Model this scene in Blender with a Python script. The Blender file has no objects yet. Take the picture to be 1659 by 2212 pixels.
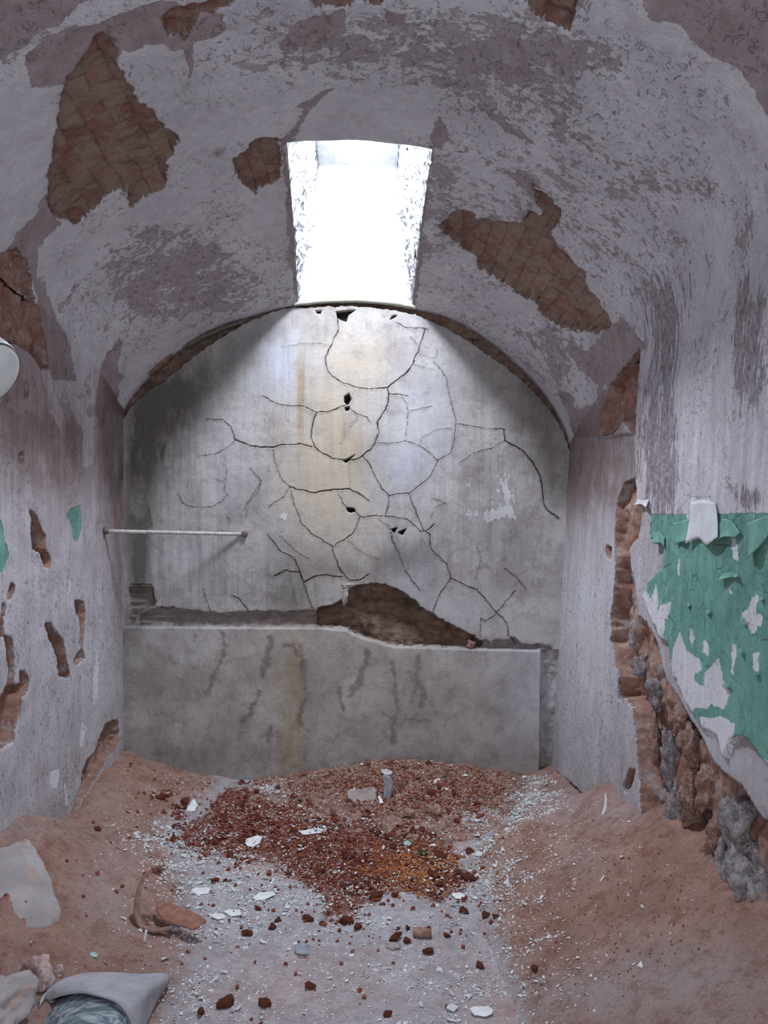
import bpy, bmesh, math, random
import numpy as np
from mathutils import Vector, Matrix

random.seed(7)
RNG = np.random.default_rng(7)
COL = bpy.context.scene.collection

# ------------------------------------------------------------------ camera
F, W, H = 1900.0, 1659.0, 2212.0
U = 0.0025                 # metres per pixel on the end wall
D = 4.75                   # distance to the end wall
EYE = 1.5
VX, VY = 780.0, 1080.0
yaw = math.atan((W / 2 - VX) / F)
pitch = -math.atan((H / 2 - VY) / F)
fwd = np.array([math.sin(yaw) * math.cos(pitch), math.cos(yaw) * math.cos(pitch), math.sin(pitch)])
right = np.array([math.cos(yaw), -math.sin(yaw), 0.0])
up = np.cross(right, fwd)
EYEP = np.array([0, 0, EYE])


def proj(P):
    d = P - EYEP
    dep = np.maximum(d @ fwd, 0.05)
    return W / 2 + F * (d @ right) / dep, H / 2 - F * (d @ up) / dep


def ray(px, py):
    px = np.asarray(px, float); py = np.asarray(py, float)
    v = fwd + np.multiply.outer((px - W / 2) / F, right) - np.multiply.outer((py - H / 2) / F, up)
    return v


def hit_y(px, py, y=D):
    r = ray(px, py); t = y / r[..., 1]
    return EYEP + r * t[..., None]


def hit_z(px, py, z):
    r = ray(px, py); t = (z - EYE) / r[..., 2]
    return EYEP + r * np.asarray(t)[..., None]


def hit_x(px, py, x):
    r = ray(px, py); t = x / r[..., 0]
    return EYEP + r * np.asarray(t)[..., None]


# ------------------------------------------------------------------ noise
_perm = np.random.default_rng(11).permutation(256)
_perm = np.concatenate([_perm, _perm, _perm])
_grad = np.random.default_rng(12).normal(size=(256, 3))
_grad /= np.linalg.norm(_grad, axis=1)[:, None]


def perlin(P):
    Pi = np.floor(P).astype(int); f = P - Pi
    w = f * f * f * (f * (f * 6 - 15) + 10)
    out = 0
    for dx in (0, 1):
        wx = w[:, 0] if dx else 1 - w[:, 0]
        for dy in (0, 1):
            wy = w[:, 1] if dy else 1 - w[:, 1]
            for dz in (0, 1):
                wz = w[:, 2] if dz else 1 - w[:, 2]
                h = _perm[_perm[_perm[(Pi[:, 0] + dx) & 255] + ((Pi[:, 1] + dy) & 255)] + ((Pi[:, 2] + dz) & 255)]
                g = _grad[h]
                out = out + wx * wy * wz * (g[:, 0] * (f[:, 0] - dx) + g[:, 1] * (f[:, 1] - dy) + g[:, 2] * (f[:, 2] - dz))
    return out * 1.6


def fbm(P, scale, octv=4, seed=0.0, rough=0.5):
    P = np.asarray(P, float).reshape(-1, 3) * scale + seed * 17.31
    a, t, s = 1.0, 0, 0
    for _ in range(octv):
        t = t + a * perlin(P); s += a
        P = P * 2.03 + 5.2; a *= rough
    return t / s


def sstep(x, a, b):
    t = np.clip((x - a) / (b - a), 0, 1)
    return t * t * (3 - 2 * t)


def seg_dist(px, py, pts, closed=False):
    pts = list(pts)
    if closed: pts = pts + [pts[0]]
    d = np.full(px.shape, 1e9)
    for (x0, y0), (x1, y1) in zip(pts[:-1], pts[1:]):
        vx, vy = x1 - x0, y1 - y0
        L = vx * vx + vy * vy + 1e-9
        t = np.clip(((px - x0) * vx + (py - y0) * vy) / L, 0, 1)
        d = np.minimum(d, (px - x0 - t * vx) ** 2 + (py - y0 - t * vy) ** 2)
    return np.sqrt(d)


def sdf(px, py, poly):
    d = seg_dist(px, py, poly, True)
    ins = np.zeros(px.shape, bool)
    n = len(poly)
    for i in range(n):
        x0, y0 = poly[i]; x1, y1 = poly[(i + 1) % n]
        if y0 == y1: continue
        c = ((y0 > py) != (y1 > py)) & (px < (x1 - x0) * (py - y0) / (y1 - y0) + x0)
        ins ^= c
    return np.where(ins, d, -d)


def union(px, py, polys):
    s = np.full(px.shape, -60.0)
    for p in polys: s = np.maximum(s, sdf(px, py, p))
    return s


def blobs(px, py, L):
    o = np.zeros(px.shape)
    for cx, cy, rx, ry, w in L:
        o += w * np.exp(-((px - cx) / rx) ** 2 - ((py - cy) / ry) ** 2)
    return o


def cv(o, s, L): return [(o[0] + a / s, o[1] + b / s) for a, b in L]


# ------------------------------------------------------------------ tagging / linking
def tag(o, label=None, cat=None, group=None, kind=None):
    if label: o['label'] = label
    if cat: o['category'] = cat
    if group: o['group'] = group
    if kind: o['kind'] = kind
    return o


def link(name, me, mat, parent=None, smooth=True):
    o = bpy.data.objects.new(name, me)
    COL.objects.link(o)
    if mat and not me.materials: me.materials.append(mat)
    if parent: o.parent = parent
    if smooth and len(me.polygons):
        me.polygons.foreach_set('use_smooth', [True] * len(me.polygons))
    return o


def raw_mesh(name, V, Fq):
    me = bpy.data.meshes.new(name)
    V = np.asarray(V, np.float32); Fq = np.asarray(Fq, np.int32)
    k = Fq.shape[1]
    me.vertices.add(len(V)); me.vertices.foreach_set('co', V.ravel())
    me.loops.add(Fq.size); me.loops.foreach_set('vertex_index', Fq.ravel())
    me.polygons.add(len(Fq)); me.polygons.foreach_set('loop_start', np.arange(len(Fq), dtype=np.int32) * k)
    me.update(calc_edges=True); me.validate()
    return me


def grid_mesh(name, P, keep=None, attrs=None, flip=False):
    nv, nu = P.shape[:2]
    idx = np.arange(nv * nu).reshape(nv, nu)
    q = np.stack([idx[:-1, :-1], idx[:-1, 1:], idx[1:, 1:], idx[1:, :-1]], -1)
    if flip: q = q[..., ::-1]
    q = q.reshape(-1, 4) if keep is None else q[keep]
    me = raw_mesh(name, P.reshape(-1, 3), q)
    for k, a in (attrs or {}).items():
        at = me.attributes.new(k, 'FLOAT', 'POINT')
        at.data.foreach_set('value', np.asarray(a, np.float32).ravel())
    return me


def empty(name, loc):
    o = bpy.data.objects.new(name, None); o.location = loc
    o.empty_display_size = 0.05
    COL.objects.link(o); return o


# ------------------------------------------------------------------ node helper
class G:
    def __init__(s, name):
        s.m = bpy.data.materials.new(name); s.m.use_nodes = True
        s.t = s.m.node_tree; s.t.nodes.clear()
        s.out = s.t.nodes.new('ShaderNodeOutputMaterial')
        s.b = s.t.nodes.new('ShaderNodeBsdfPrincipled')
        s.t.links.new(s.b.outputs[0], s.out.inputs[0])
        s.tc = s.t.nodes.new('ShaderNodeTexCoord')

    def put(s, sock, v):
        if isinstance(v, bpy.types.NodeSocket): s.t.links.new(v, sock)
        elif isinstance(v, (tuple, list)) and len(v) == 3 and sock.type == 'RGBA': sock.default_value = (*v, 1)
        else: sock.default_value = v

    def math(s, op, a, b=0.0, c=0.0):
        n = s.t.nodes.new('ShaderNodeMath'); n.operation = op
        s.put(n.inputs[0], a); s.put(n.inputs[1], b); s.put(n.inputs[2], c)
        return n.outputs[0]

    def add(s, a, b): return s.math('ADD', a, b)
    def sub(s, a, b): return s.math('SUBTRACT', a, b)
    def mul(s, a, b): return s.math('MULTIPLY', a, b)
    def mx(s, a, b): return s.math('MAXIMUM', a, b)
    def mn(s, a, b): return s.math('MINIMUM', a, b)

    def st(s, v, lo, hi, o0=0.0, o1=1.0):
        n = s.t.nodes.new('ShaderNodeMapRange'); n.interpolation_type = 'SMOOTHSTEP'
        s.put(n.inputs[0], v); s.put(n.inputs[1], lo); s.put(n.inputs[2], hi)
        s.put(n.inputs[3], o0); s.put(n.inputs[4], o1)
        return n.outputs[0]

    def attr(s, name):
        n = s.t.nodes.new('ShaderNodeAttribute'); n.attribute_name = name
        return n.outputs['Fac']

    def vec(s, sc=(1, 1, 1), loc=(0, 0, 0), src=None):
        n = s.t.nodes.new('ShaderNodeMapping')
        n.inputs['Scale'].default_value = sc; n.inputs['Location'].default_value = loc
        s.t.links.new(src or s.tc.outputs['Object'], n.inputs[0])
        return n.outputs[0]

    def noise(s, scale, detail=4, rough=0.55, v=None, dist=0.0):
        n = s.t.nodes.new('ShaderNodeTexNoise')
        n.inputs['Scale'].default_value = scale; n.inputs['Detail'].default_value = detail
        n.inputs['Roughness'].default_value = rough; n.inputs['Distortion'].default_value = dist
        s.t.links.new(v or s.tc.outputs['Object'], n.inputs['Vector'])
        return n.outputs[0]

    def voro(s, scale, v=None, feature='F1', out=0, rnd=1.0):
        n = s.t.nodes.new('ShaderNodeTexVoronoi'); n.feature = feature
        n.inputs['Scale'].default_value = scale; n.inputs['Randomness'].default_value = rnd
        s.t.links.new(v or s.tc.outputs['Object'], n.inputs['Vector'])
        return n.outputs[out]

    def mix(s, f, a, b):
        n = s.t.nodes.new('ShaderNodeMix'); n.data_type = 'RGBA'
        s.put(n.inputs[0], f); s.put(n.inputs[6], a); s.put(n.inputs[7], b)
        return n.outputs[2]

    def mulc(s, a, b, f=1.0):
        n = s.t.nodes.new('ShaderNodeMix'); n.data_type = 'RGBA'; n.blend_type = 'MULTIPLY'
        s.put(n.inputs[0], f); s.put(n.inputs[6], a); s.put(n.inputs[7], b)
        return n.outputs[2]

    def comb(s, a, b, c=0.0):
        n = s.t.nodes.new('ShaderNodeCombineXYZ')
        s.put(n.inputs[0], a); s.put(n.inputs[1], b); s.put(n.inputs[2], c)
        return n.outputs[0]

    def bump(s, h, dist=0.005, strength=1.0, prev=None):
        n = s.t.nodes.new('ShaderNodeBump')
        n.inputs['Strength'].default_value = strength; n.inputs['Distance'].default_value = dist
        s.put(n.inputs['Height'], h)
        if prev: s.t.links.new(prev, n.inputs['Normal'])
        return n.outputs[0]

    def done(s, col, normal=None, rough=0.9, spec=0.2, metal=0.0):
        s.put(s.b.inputs['Base Color'], col)
        s.put(s.b.inputs['Roughness'], rough)
        s.b.inputs['Specular IOR Level'].default_value = spec
        s.b.inputs['Metallic'].default_value = metal
        if normal: s.t.links.new(normal, s.b.inputs['Normal'])
        return s.m


def simple(name, c0, c1, scale=30, bump=0.002, rough=0.9, spec=0.2, metal=0.0, c2=None):
    g = G(name)
    n = g.noise(scale, 6, 0.6)
    c = g.mix(g.st(n, 0.35, 0.65), c0, c1)
    if c2: c = g.mix(g.st(g.noise(scale * 3.1, 3), 0.55, 0.68), c, c2)
    return g.done(c, g.bump(g.noise(scale * 2.5, 5), bump), rough, spec, metal)


# ------------------------------------------------------------------ masonry traced outlines (pixels of the photograph)
BR = [
    cv((0, 0), 2, [(430,140),(490,170),(515,230),(510,290),(560,370),(600,450),(650,475),(690,530),(740,570),(775,610),(745,670),(715,700),(725,770),(705,820),(640,850),(600,870),(570,900),(555,850),(530,820),(490,820),(440,870),(380,940),(320,968),(270,940),(225,920),(212,850),(215,760),(240,620),(260,480),(270,400),(300,330),(350,270),(400,200)]),
    cv((0, 0), 2, [(1010,690),(1080,650),(1085,615),(1160,595),(1210,610),(1210,770),(1130,810),(1100,835),(1050,800),(1015,750)]),
    cv((830, 0), 2, [(235,975),(320,910),(370,915),(400,945),(470,960),(560,965),(600,960),(620,915),(650,925),(690,945),(660,870),(640,800),(680,830),(715,860),(725,890),(755,920),(750,970),(720,1000),(730,1050),(780,1110),(860,1190),(880,1260),(930,1310),(975,1400),(920,1440),(850,1430),(740,1400),(680,1350),(640,1300),(560,1250),(470,1190),(410,1150),(400,1110),(330,1060),(250,1005)]),
    cv((0, 0), 2, [(700,80),(730,40),(860,20),(990,-20),(1000,20),(920,50),(860,60),(830,140),(800,170),(770,150),(720,150)]),
    cv((830, 0), 2, [(580,-40),(840,-40),(800,130),(740,110),(700,90),(650,75),(620,30)]),
    cv((0, 0), 2, [(1320,-40),(1700,-40),(1659,20),(1560,5),(1420,35),(1340,20)]),
    [(15,545),(40,538),(60,570),(75,640),(85,680),(100,740),(103,790),(90,795),(75,770),(40,742),(-40,735),(-40,560)],
    [(1380,757),(1345,800),(1315,835),(1300,900),(1297,943),(1330,935),(1352,905),(1376,940),(1378,860)],
]
MV = [
    cv((0, 0), 2, [(520,60),(700,10),(960,60),(985,110),(960,150),(830,185),(830,350),(800,260),(790,215),(700,190),(620,190),(520,225),(470,330),(300,340),(280,370),(140,385),(120,250),(200,160),(300,120),(430,110)]),
    cv((0, 0), 2, [(215,830),(160,930),(90,1000),(40,1060),(-20,1130),(-20,1240),(60,1090),(130,1160),(160,1260),(190,1479),(200,1640),(330,1640),(300,1479),(250,1380),(210,1290),(170,1180),(160,1100),(180,1040),(260,960)]),
    [(600,300),(640,272),(660,240),(640,236),(690,196),(720,186),(700,205),(672,240),(655,270),(632,296),(640,312),(615,316)],
    [(930,300),(955,250),(975,300),(950,322),(938,318)],
    [(935,318),(922,450),(908,560),(905,640),(890,655),(900,560),(915,450),(925,320)],
    [(1345,690),(1392,740),(1380,765),(1345,800),(1310,840),(1297,945),(1236,950),(1222,900),(1200,850),(1225,845),(1250,890),(1285,870),(1290,830),(1230,770),(1225,745),(1270,760),(1300,720)],
    [(228,775),(258,733),(262,745),(254,775),(250,800),(272,808),(255,830),(250,870),(268,885),(262,960),(203,960),(208,850)],
    [(1370,-30),(1400,40),(1470,60),(1540,125),(1600,150),(1625,200),(1700,330),(1720,-30)],
    [(1085,175),(1110,150),(1145,155),(1160,163),(1120,172)],
    [(1035,228),(1070,245),(1120,275),(1160,318),(1120,292),(1080,270)],
    [(1085,370),(1150,390),(1165,440),(1145,430),(1120,395)],
    [(610,318),(618,318),(650,640),(640,650),(622,500)],
    [(-60,-60),(260,-60),(150,40),(90,70),(50,110),(-60,150)],
    [(830,20),(880,30),(875,55),(835,50)],
    [(640,45),(740,15),(750,60),(690,105),(600,105)],
]
LW = [
    cv((0, 1100), 3.686, [(235,10),(290,60),(320,150),(355,230),(360,320),(400,390),(395,460),(350,440),(330,350),(270,310),(245,200),(260,80)]),
    cv((0, 1100), 3.686, [(600,730),(660,740),(670,860),(662,1000),(658,1100),(640,1060),(640,900),(610,810)]),
    cv((0, 1100), 3.686, [(370,920),(410,910),(430,960),(500,1030),(520,1130),(550,1260),(550,1330),(480,1330),(465,1180),(430,1100),(395,1010)]),
    cv((0, 1100), 3.686, [(660,1110),(672,1180),(625,1240),(590,1225)]),
    cv((0, 1100), 3.686, [(30,1010),(80,1030),(112,1180),(100,1300),(92,1400),(60,1400),(72,1280),(50,1120)]),
    cv((0, 1100), 3.686, [(150,1290),(190,1290),(225,1370),(210,1460),(160,1500),(150,1640),(120,1740),(100,1850),(20,1890),(-60,1920),(-60,1620),(40,1420),(90,1400),(160,1400)]),
    cv((0, 1100), 3.686, [(850,1710),(930,1680),(945,1850),(900,1930),(860,1960),(690,2260),(640,2330),(560,2500),(650,2212),(660,2100),(700,2000),(760,1950),(800,1800)]),
    cv((0, 1100), 3.686, [(95,590),(115,600),(110,640),(75,720),(60,700)]),
    cv((0, 1100), 3.686, [(20,750),(38,760),(22,900),(28,1010),(5,1010),(8,880)]),
    [(54,825),(60,828),(62,852),(56,858)], [(44,978),(50,980),(49,1000),(45,1002)],
]
CAV = [
    [(1352,1042),(1372,1036),(1372,1085),(1386,1096),(1380,1160),(1366,1172),(1358,1190),(1362,1230),(1372,1260),(1376,1330),(1396,1345),(1420,1395),(1440,1470),(1462,1505),(1500,1572),(1540,1650),(1600,1700),(1640,1760),(1700,1810),(1800,2250),(1659,2090),(1480,1890),(1388,1800),(1385,1700),(1366,1530),(1346,1505),(1335,1510),(1336,1460),(1330,1440),(1325,1400),(1317,1385),(1325,1300),(1331,1200),(1330,1140),(1336,1080)],
    [(1308,1180),(1320,1185),(1318,1205),(1310,1200)],
    [(1198,1668),(1215,1680),(1240,1700),(1262,1722),(1250,1722),(1225,1700),(1200,1685)],
    [(1358,1662),(1372,1665),(1366,1690),(1352,1712),(1346,1700)],
]
UND = [   # grey undercoat (paint gone) around the cavity
    [(1380,1095),(1410,1100),(1412,1165),(1440,1182),(1441,1222),(1424,1242),(1404,1260),(1396,1290),(1415,1340),(1430,1375),(1452,1390),(1470,1482),(1500,1540),(1525,1575),(1552,1590),(1568,1640),(1585,1600),(1600,1592),(1625,1600),(1645,1630),(1700,1680),(1700,2300),(1210,2300),(1190,1700),(1190,1000),(1225,945),(1300,945),(1375,935)],
]
GRN = [[(1408,1112),(1760,1106),(1760,1700),(1640,1625),(1618,1592),(1598,1590),(1585,1600),(1565,1585),(1530,1572),(1500,1540),(1472,1485),(1452,1388),(1430,1375),(1417,1340),(1398,1290),(1404,1258),(1424,1240),(1441,1220),(1440,1182),(1412,1165)]]
WOG = [   # white left on the green
    cv((1100, 700), 2.765, [(815,1540),(860,1620),(880,1640),(905,1560),(925,1650),(915,1720),(940,1680),(1000,1650),(990,1720),(960,1770),(950,1850),(965,1890),(930,1880),(900,1790),(860,1760),(850,1700),(820,1700)]),
    cv((1100, 700), 2.765, [(1010,1940),(1050,1830),(1085,1950),(1170,2010),(1180,2060),(1130,2090),(1115,2160),(1190,2160),(1240,2020),(1255,2250),(1200,2300),(1120,2290),(1040,2250),(1000,2050)]),
    cv((830, 1450), 2, [(1275,-10),(1290,60),(1340,190),(1375,130),(1378,60),(1350,20),(1340,-10)]),
    cv((830, 1450), 2, [(1380,195),(1440,205),(1470,190),(1535,225),(1525,290),(1490,385),(1440,310),(1383,270)]),
    cv((830, 1450), 2, [(1400,10),(1400,110),(1440,150),(1490,160),(1512,100),(1480,30),(1470,-60),(1430,-20)]),
    cv((1100, 700), 2.765, [(1415,1720),(1450,1700),(1500,1610),(1520,1640),(1500,1720),(1545,1740),(1540,1790),(1480,1850),(1445,1800),(1400,1790)]),
    cv((1100, 700), 2.765, [(1360,1910),(1385,1920),(1360,2100),(1345,2090)]),
    cv((1100, 700), 2.765, [(1180,1880),(1225,1930),(1215,1990),(1190,1960)]),
    cv((1100, 700), 2.765, [(1120,1820),(1135,1870),(1120,1930),(1108,1870)]),
    cv((1100, 700), 2.765, [(1040,1400),(1050,1440),(1045,1500),(1030,1500)]),
    cv((1100, 700), 2.765, [(1342,1575),(1362,1600),(1352,1620),(1340,1600)]),
    cv((1100, 700), 2.765, [(1480,1960),(1520,1960),(1510,2100),(1480,2060)]),
    [(1498,1075),(1545,1075),(1548,1110),(1558,1135),(1558,1158),(1535,1172),(1515,1163),(1490,1172),(1494,1120)],
    [(1590,1150),(1600,1180),(1604,1215),(1592,1205),(1586,1170)],
]
CR4 = [   # cracks in the end wall
 (1.3,[(500,180),(505,240),(470,320),(445,370),(445,420),(470,460),(530,500),(600,520),(650,525),(735,520),(770,490),(830,450),(855,410),(885,340),(905,280),(915,240)]),
 (1.2,[(780,215),(830,238),(890,235),(930,245)]),
 (1.4,[(735,520),(742,560),(730,620),(690,680),(695,730),(675,790),(620,842),(580,862),(540,862),(480,855),(430,830),(390,800),(375,750),(385,680),(400,635)]),
 (1.3,[(0,710),(15,765),(60,785),(130,800),(200,800),(250,790),(330,785),(380,800)]),
 (1.2,[(145,560),(200,590),(260,605),(330,605),(400,635),(450,635),(500,615),(545,600)]),
 (1.1,[(545,600),(590,645),(640,660),(655,690)]),(0.6,[(560,590),(580,530)]),
 (1.3,[(620,842),(650,880),(680,940),(710,1000),(745,1030),(740,1080),(728,1125)]),
 (0.2,[(340,600),(345,520),(345,420),(350,320)]),(0.7,[(235,320),(290,320),(340,310),(400,310),(460,320)]),
 (1.0,[(685,780),(740,785),(820,770),(880,790),(940,830),(975,870),(950,920),(930,950),(880,990),(840,1020),(790,1020),(745,1030)]),
 (0.9,[(820,770),(830,700),(835,640),(825,590),(800,560)]),(0.7,[(835,630),(890,620),(950,605)]),(1.1,[(742,550),(800,552),(830,560)]),
 (1.0,[(955,400),(990,430),(1015,470),(1025,540),(1040,600),(1062,690),(1055,760),(1035,830),(975,865)]),
 (1.1,[(1062,690),(1120,700),(1190,710),(1290,718)]),
 (1.7,[(1290,718),(1290,770),(1350,800),(1400,840),(1430,880),(1460,940),(1470,1000),(1475,1070),(1500,1100),(1550,1140)]),
 (0.8,[(1290,770),(1230,805),(1140,830),(1080,875)]),(0.7,[(1035,710),(960,720),(910,750),(890,780)]),(0.5,[(900,760),(940,830)]),
 (0.7,[(855,410),(900,425),(955,430)]),(0.6,[(885,360),(955,380)]),(0.7,[(955,400),(975,340)]),
 (1.5,[(275,990),(330,1005),(390,1015),(450,1005),(510,1000),(555,998),(600,1020),(650,1055)]),
 (1.0,[(195,810),(205,870),(230,940),(275,990),(250,1030),(180,1080)]),
 (1.2,[(275,990),(300,1080),(330,1160),(380,1210),(430,1240),(475,1272),(530,1240),(570,1210),(600,1160),(605,1130)]),
 (1.2,[(570,1095),(610,1130),(680,1125),(770,1130),(830,1140),(860,1170),(890,1195),(925,1195),(960,1160)]),
 (1.3,[(840,1020),(860,1080),(880,1130),(905,1185),(940,1215),(935,1270),(980,1320),(1015,1350),(1040,1420),(1100,1450),(1160,1475),(1200,1520),(1250,1580),(1300,1630),(1310,1690),(1340,1720)]),
 (1.4,[(475,1272),(490,1330),(520,1390),(560,1430),(600,1430),(650,1400)]),(1.2,[(1040,1420),(1000,1470),(965,1530),(950,1600)]),
 (1.1,[(1340,1480),(1290,1540),(1250,1590),(1200,1625),(1180,1610),(1175,1700)]),(1.3,[(170,1210),(220,1280),(300,1330),(340,1440),(360,1500),(380,1560)]),
 (1.5,[(200,1410),(250,1385),(320,1390),(340,1440),(400,1410),(450,1405),(520,1415)]),(1.2,[(820,1380),(850,1430),(890,1480)]),
 (1.2,[(750,1180),(760,1240),(790,1300),(810,1360)]),(0.8,[(680,1130),(720,1160),(750,1175)]),(0.6,[(555,870),(560,1000)]),
 (0.9,[(90,900),(140,965),(90,1040),(60,1100)]),(0.9,[(500,1010),(530,1070),(560,1095)]),(0.5,[(975,870),(1000,900)]),
 (0.7,[(945,1130),(970,1080),(1010,1065),(950,1040)]),(1.0,[(0,1500),(40,1520),(80,1580)]),(1.0,[(1290,1370),(1350,1420),(1390,1470)]),
 (0.8,[(1160,1270),(1180,1330),(1150,1420)]),(0.8,[(850,280),(880,320)]),(0.6,[(540,1230),(620,1300),(700,1330)]),(0.8,[(230,1220),(300,1290),(370,1330)]),
 (0.5,[(515,780),(560,700),(600,655)]),
]
CR3 = [
 (1.2,[(1230,570),(1330,575),(1380,610),(1400,680),(1440,705),(1520,735),(1600,740),(1659,735)]),(1.0,[(1400,700),(1350,745),(1290,775),(1190,790)]),
 (0.9,[(1340,760),(1350,900),(1340,980),(1355,1020),(1320,1060),(1270,1090),(1200,1100),(1130,1090),(1090,1070),(1060,1010)]),
 (0.8,[(1290,930),(1340,945)]),(0.9,[(1500,870),(1560,940),(1540,1000),(1480,1080),(1470,1150)]),(1.0,[(1215,1580),(1230,1650),(1250,1700),(1260,1725)]),
 (0.9,[(1390,1630),(1430,1650),(1480,1700)]),(1.2,[(780,1555),(900,1555),(915,1680),(990,1700),(1040,1690)]),(1.0,[(890,1100),(905,1210)]),
 (0.5,[(1000,600),(1000,700),(960,800)]),(0.9,[(1360,1150),(1370,1190)]),
]
CRACKS = [(w, cv((500, 600), 2.186, L)) for w, L in CR4] + [(w, cv((0, 700), 2.765, L)) for w, L in CR3]
STAIN = [(5, cv((250, 1250), 3.016, [(700,350),(712,480),(640,640),(590,750)])), (8, cv((250, 1250), 3.016, [(1020,380),(1000,480),(960,620)])),
 (5, cv((250, 1250), 3.016, [(1205,430),(1220,600),(1250,760),(1200,880),(1200,940)])), (7, cv((250, 1250), 3.016, [(930,740),(890,860),(830,920)])),
 (3, cv((250, 1250), 3.016, [(525,360),(520,400)])), (5, cv((250, 1250), 3.016, [(1620,560),(1590,680),(1530,760)])),
 (6, cv((250, 1250), 3.016, [(1100,440),(1160,430),(1180,480)])), (7, cv((250, 1250), 3.016, [(1010,960),(1000,1050)])),
 (6, cv((700, 1250), 3.016, [(285,470),(250,620),(180,720)])), (5, cv((700, 1250), 3.016, [(445,550),(460,700),(480,850),(450,960),(450,1060)])),
 (7, cv((700, 1250), 3.016, [(615,500),(600,640),(650,740),(630,820)])), (6, cv((700, 1250), 3.016, [(100,720),(125,840)])),
 (2, cv((700, 1250), 3.016, [(380,880),(480,905),(680,925)])), (4, cv((700, 1250), 3.016, [(560,600),(600,720),(570,790)]))]
HOLE = [(686,1352),(683,1320),(690,1312),(720,1304),(745,1290),(758,1270),(775,1264),(820,1261),(850,1268),(880,1288),(910,1310),(935,1330),(960,1342),(985,1356),(1005,1364),(1040,1382),(1045,1390),(1040,1402),(960,1400),(880,1398),(820,1392),(790,1380),(750,1358)]
PITS = [[(744,856),(754,850),(758,862),(752,874),(744,870)], [(745,880),(755,878),(754,886),(747,887)], [(748,1096),(764,1098),(768,1104),(758,1108),(750,1104)],
        [(726,673),(752,670),(768,669),(752,680),(748,694),(736,690),(728,684)], [(682,671),(694,671),(692,677),(684,676)], [(843,690),(858,682),(852,680),(846,684)],
        [(766,983),(742,996),(748,1000)], [(845,1143),(858,1140),(852,1152)], [(878,1142),(860,1150),(870,1156)]]

XL = hit_y(267, 1200)[0]                # left wall plane
XR1 = hit_y(1230, 955)[0]
XR0 = hit_y(1193, 1670)[0]


def rise(y): return 0.40 * (1 - np.exp(-np.maximum(D - y, 0) / 0.95))


arch_px = [(267,884),(272,868),(285,850),(320,812),(380,762),(440,722),(500,695),(560,676),(610,663),(645,657),(700,652),(770,650),(840,655),(890,663),(950,678),(1010,703),(1080,752),(1140,806),(1185,858),(1212,905),(1226,935),(1230,957)]
_A = np.array([hit_y(a, b) for a, b in arch_px])[:, [0, 2]]
_A[0, 0] = XL; _A[-1, 0] = XR1
# smooth the traced arch a little and parameterise by arc length
_s = np.concatenate([[0], np.cumsum(np.linalg.norm(np.diff(_A, axis=0), axis=1))])
_f = np.linspace(0, _s[-1], 400)
_X = np.interp(_f, _s, _A[:, 0]); _Z = np.interp(_f, _s, _A[:, 1])
k = np.hanning(31); k /= k.sum()
for arr in (_X, _Z):
    ext = np.concatenate([2 * arr[0] - arr[15:0:-1], arr, 2 * arr[-1] - arr[-2:-17:-1]])
    arr[:] = np.convolve(ext, k, 'valid')
_X[0], _X[-1] = XL, XR1
ALEN = _s[-1]
ZSL, ZSR = _Z[0], _Z[-1]


def arch(t): return np.interp(t, _f, _X), np.interp(t, _f, _Z)


def arch_at_x(x): return np.interp(x, _X, _Z)


def t_at_x(x): return np.interp(x, _X, _f)


def xr(z, y): return XR0 + (XR1 - XR0) * np.clip(z, 0, 9) / (ZSR + rise(y))


YN = 3.39                                # near edge of the skylight
SKL_N, SKR_N = (622 - 780) / 1.4 * U, (933 - 780) / 1.4 * U
SKL_F, SKR_F = (645 - 780) * U, (890 - 780) * U


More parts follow.
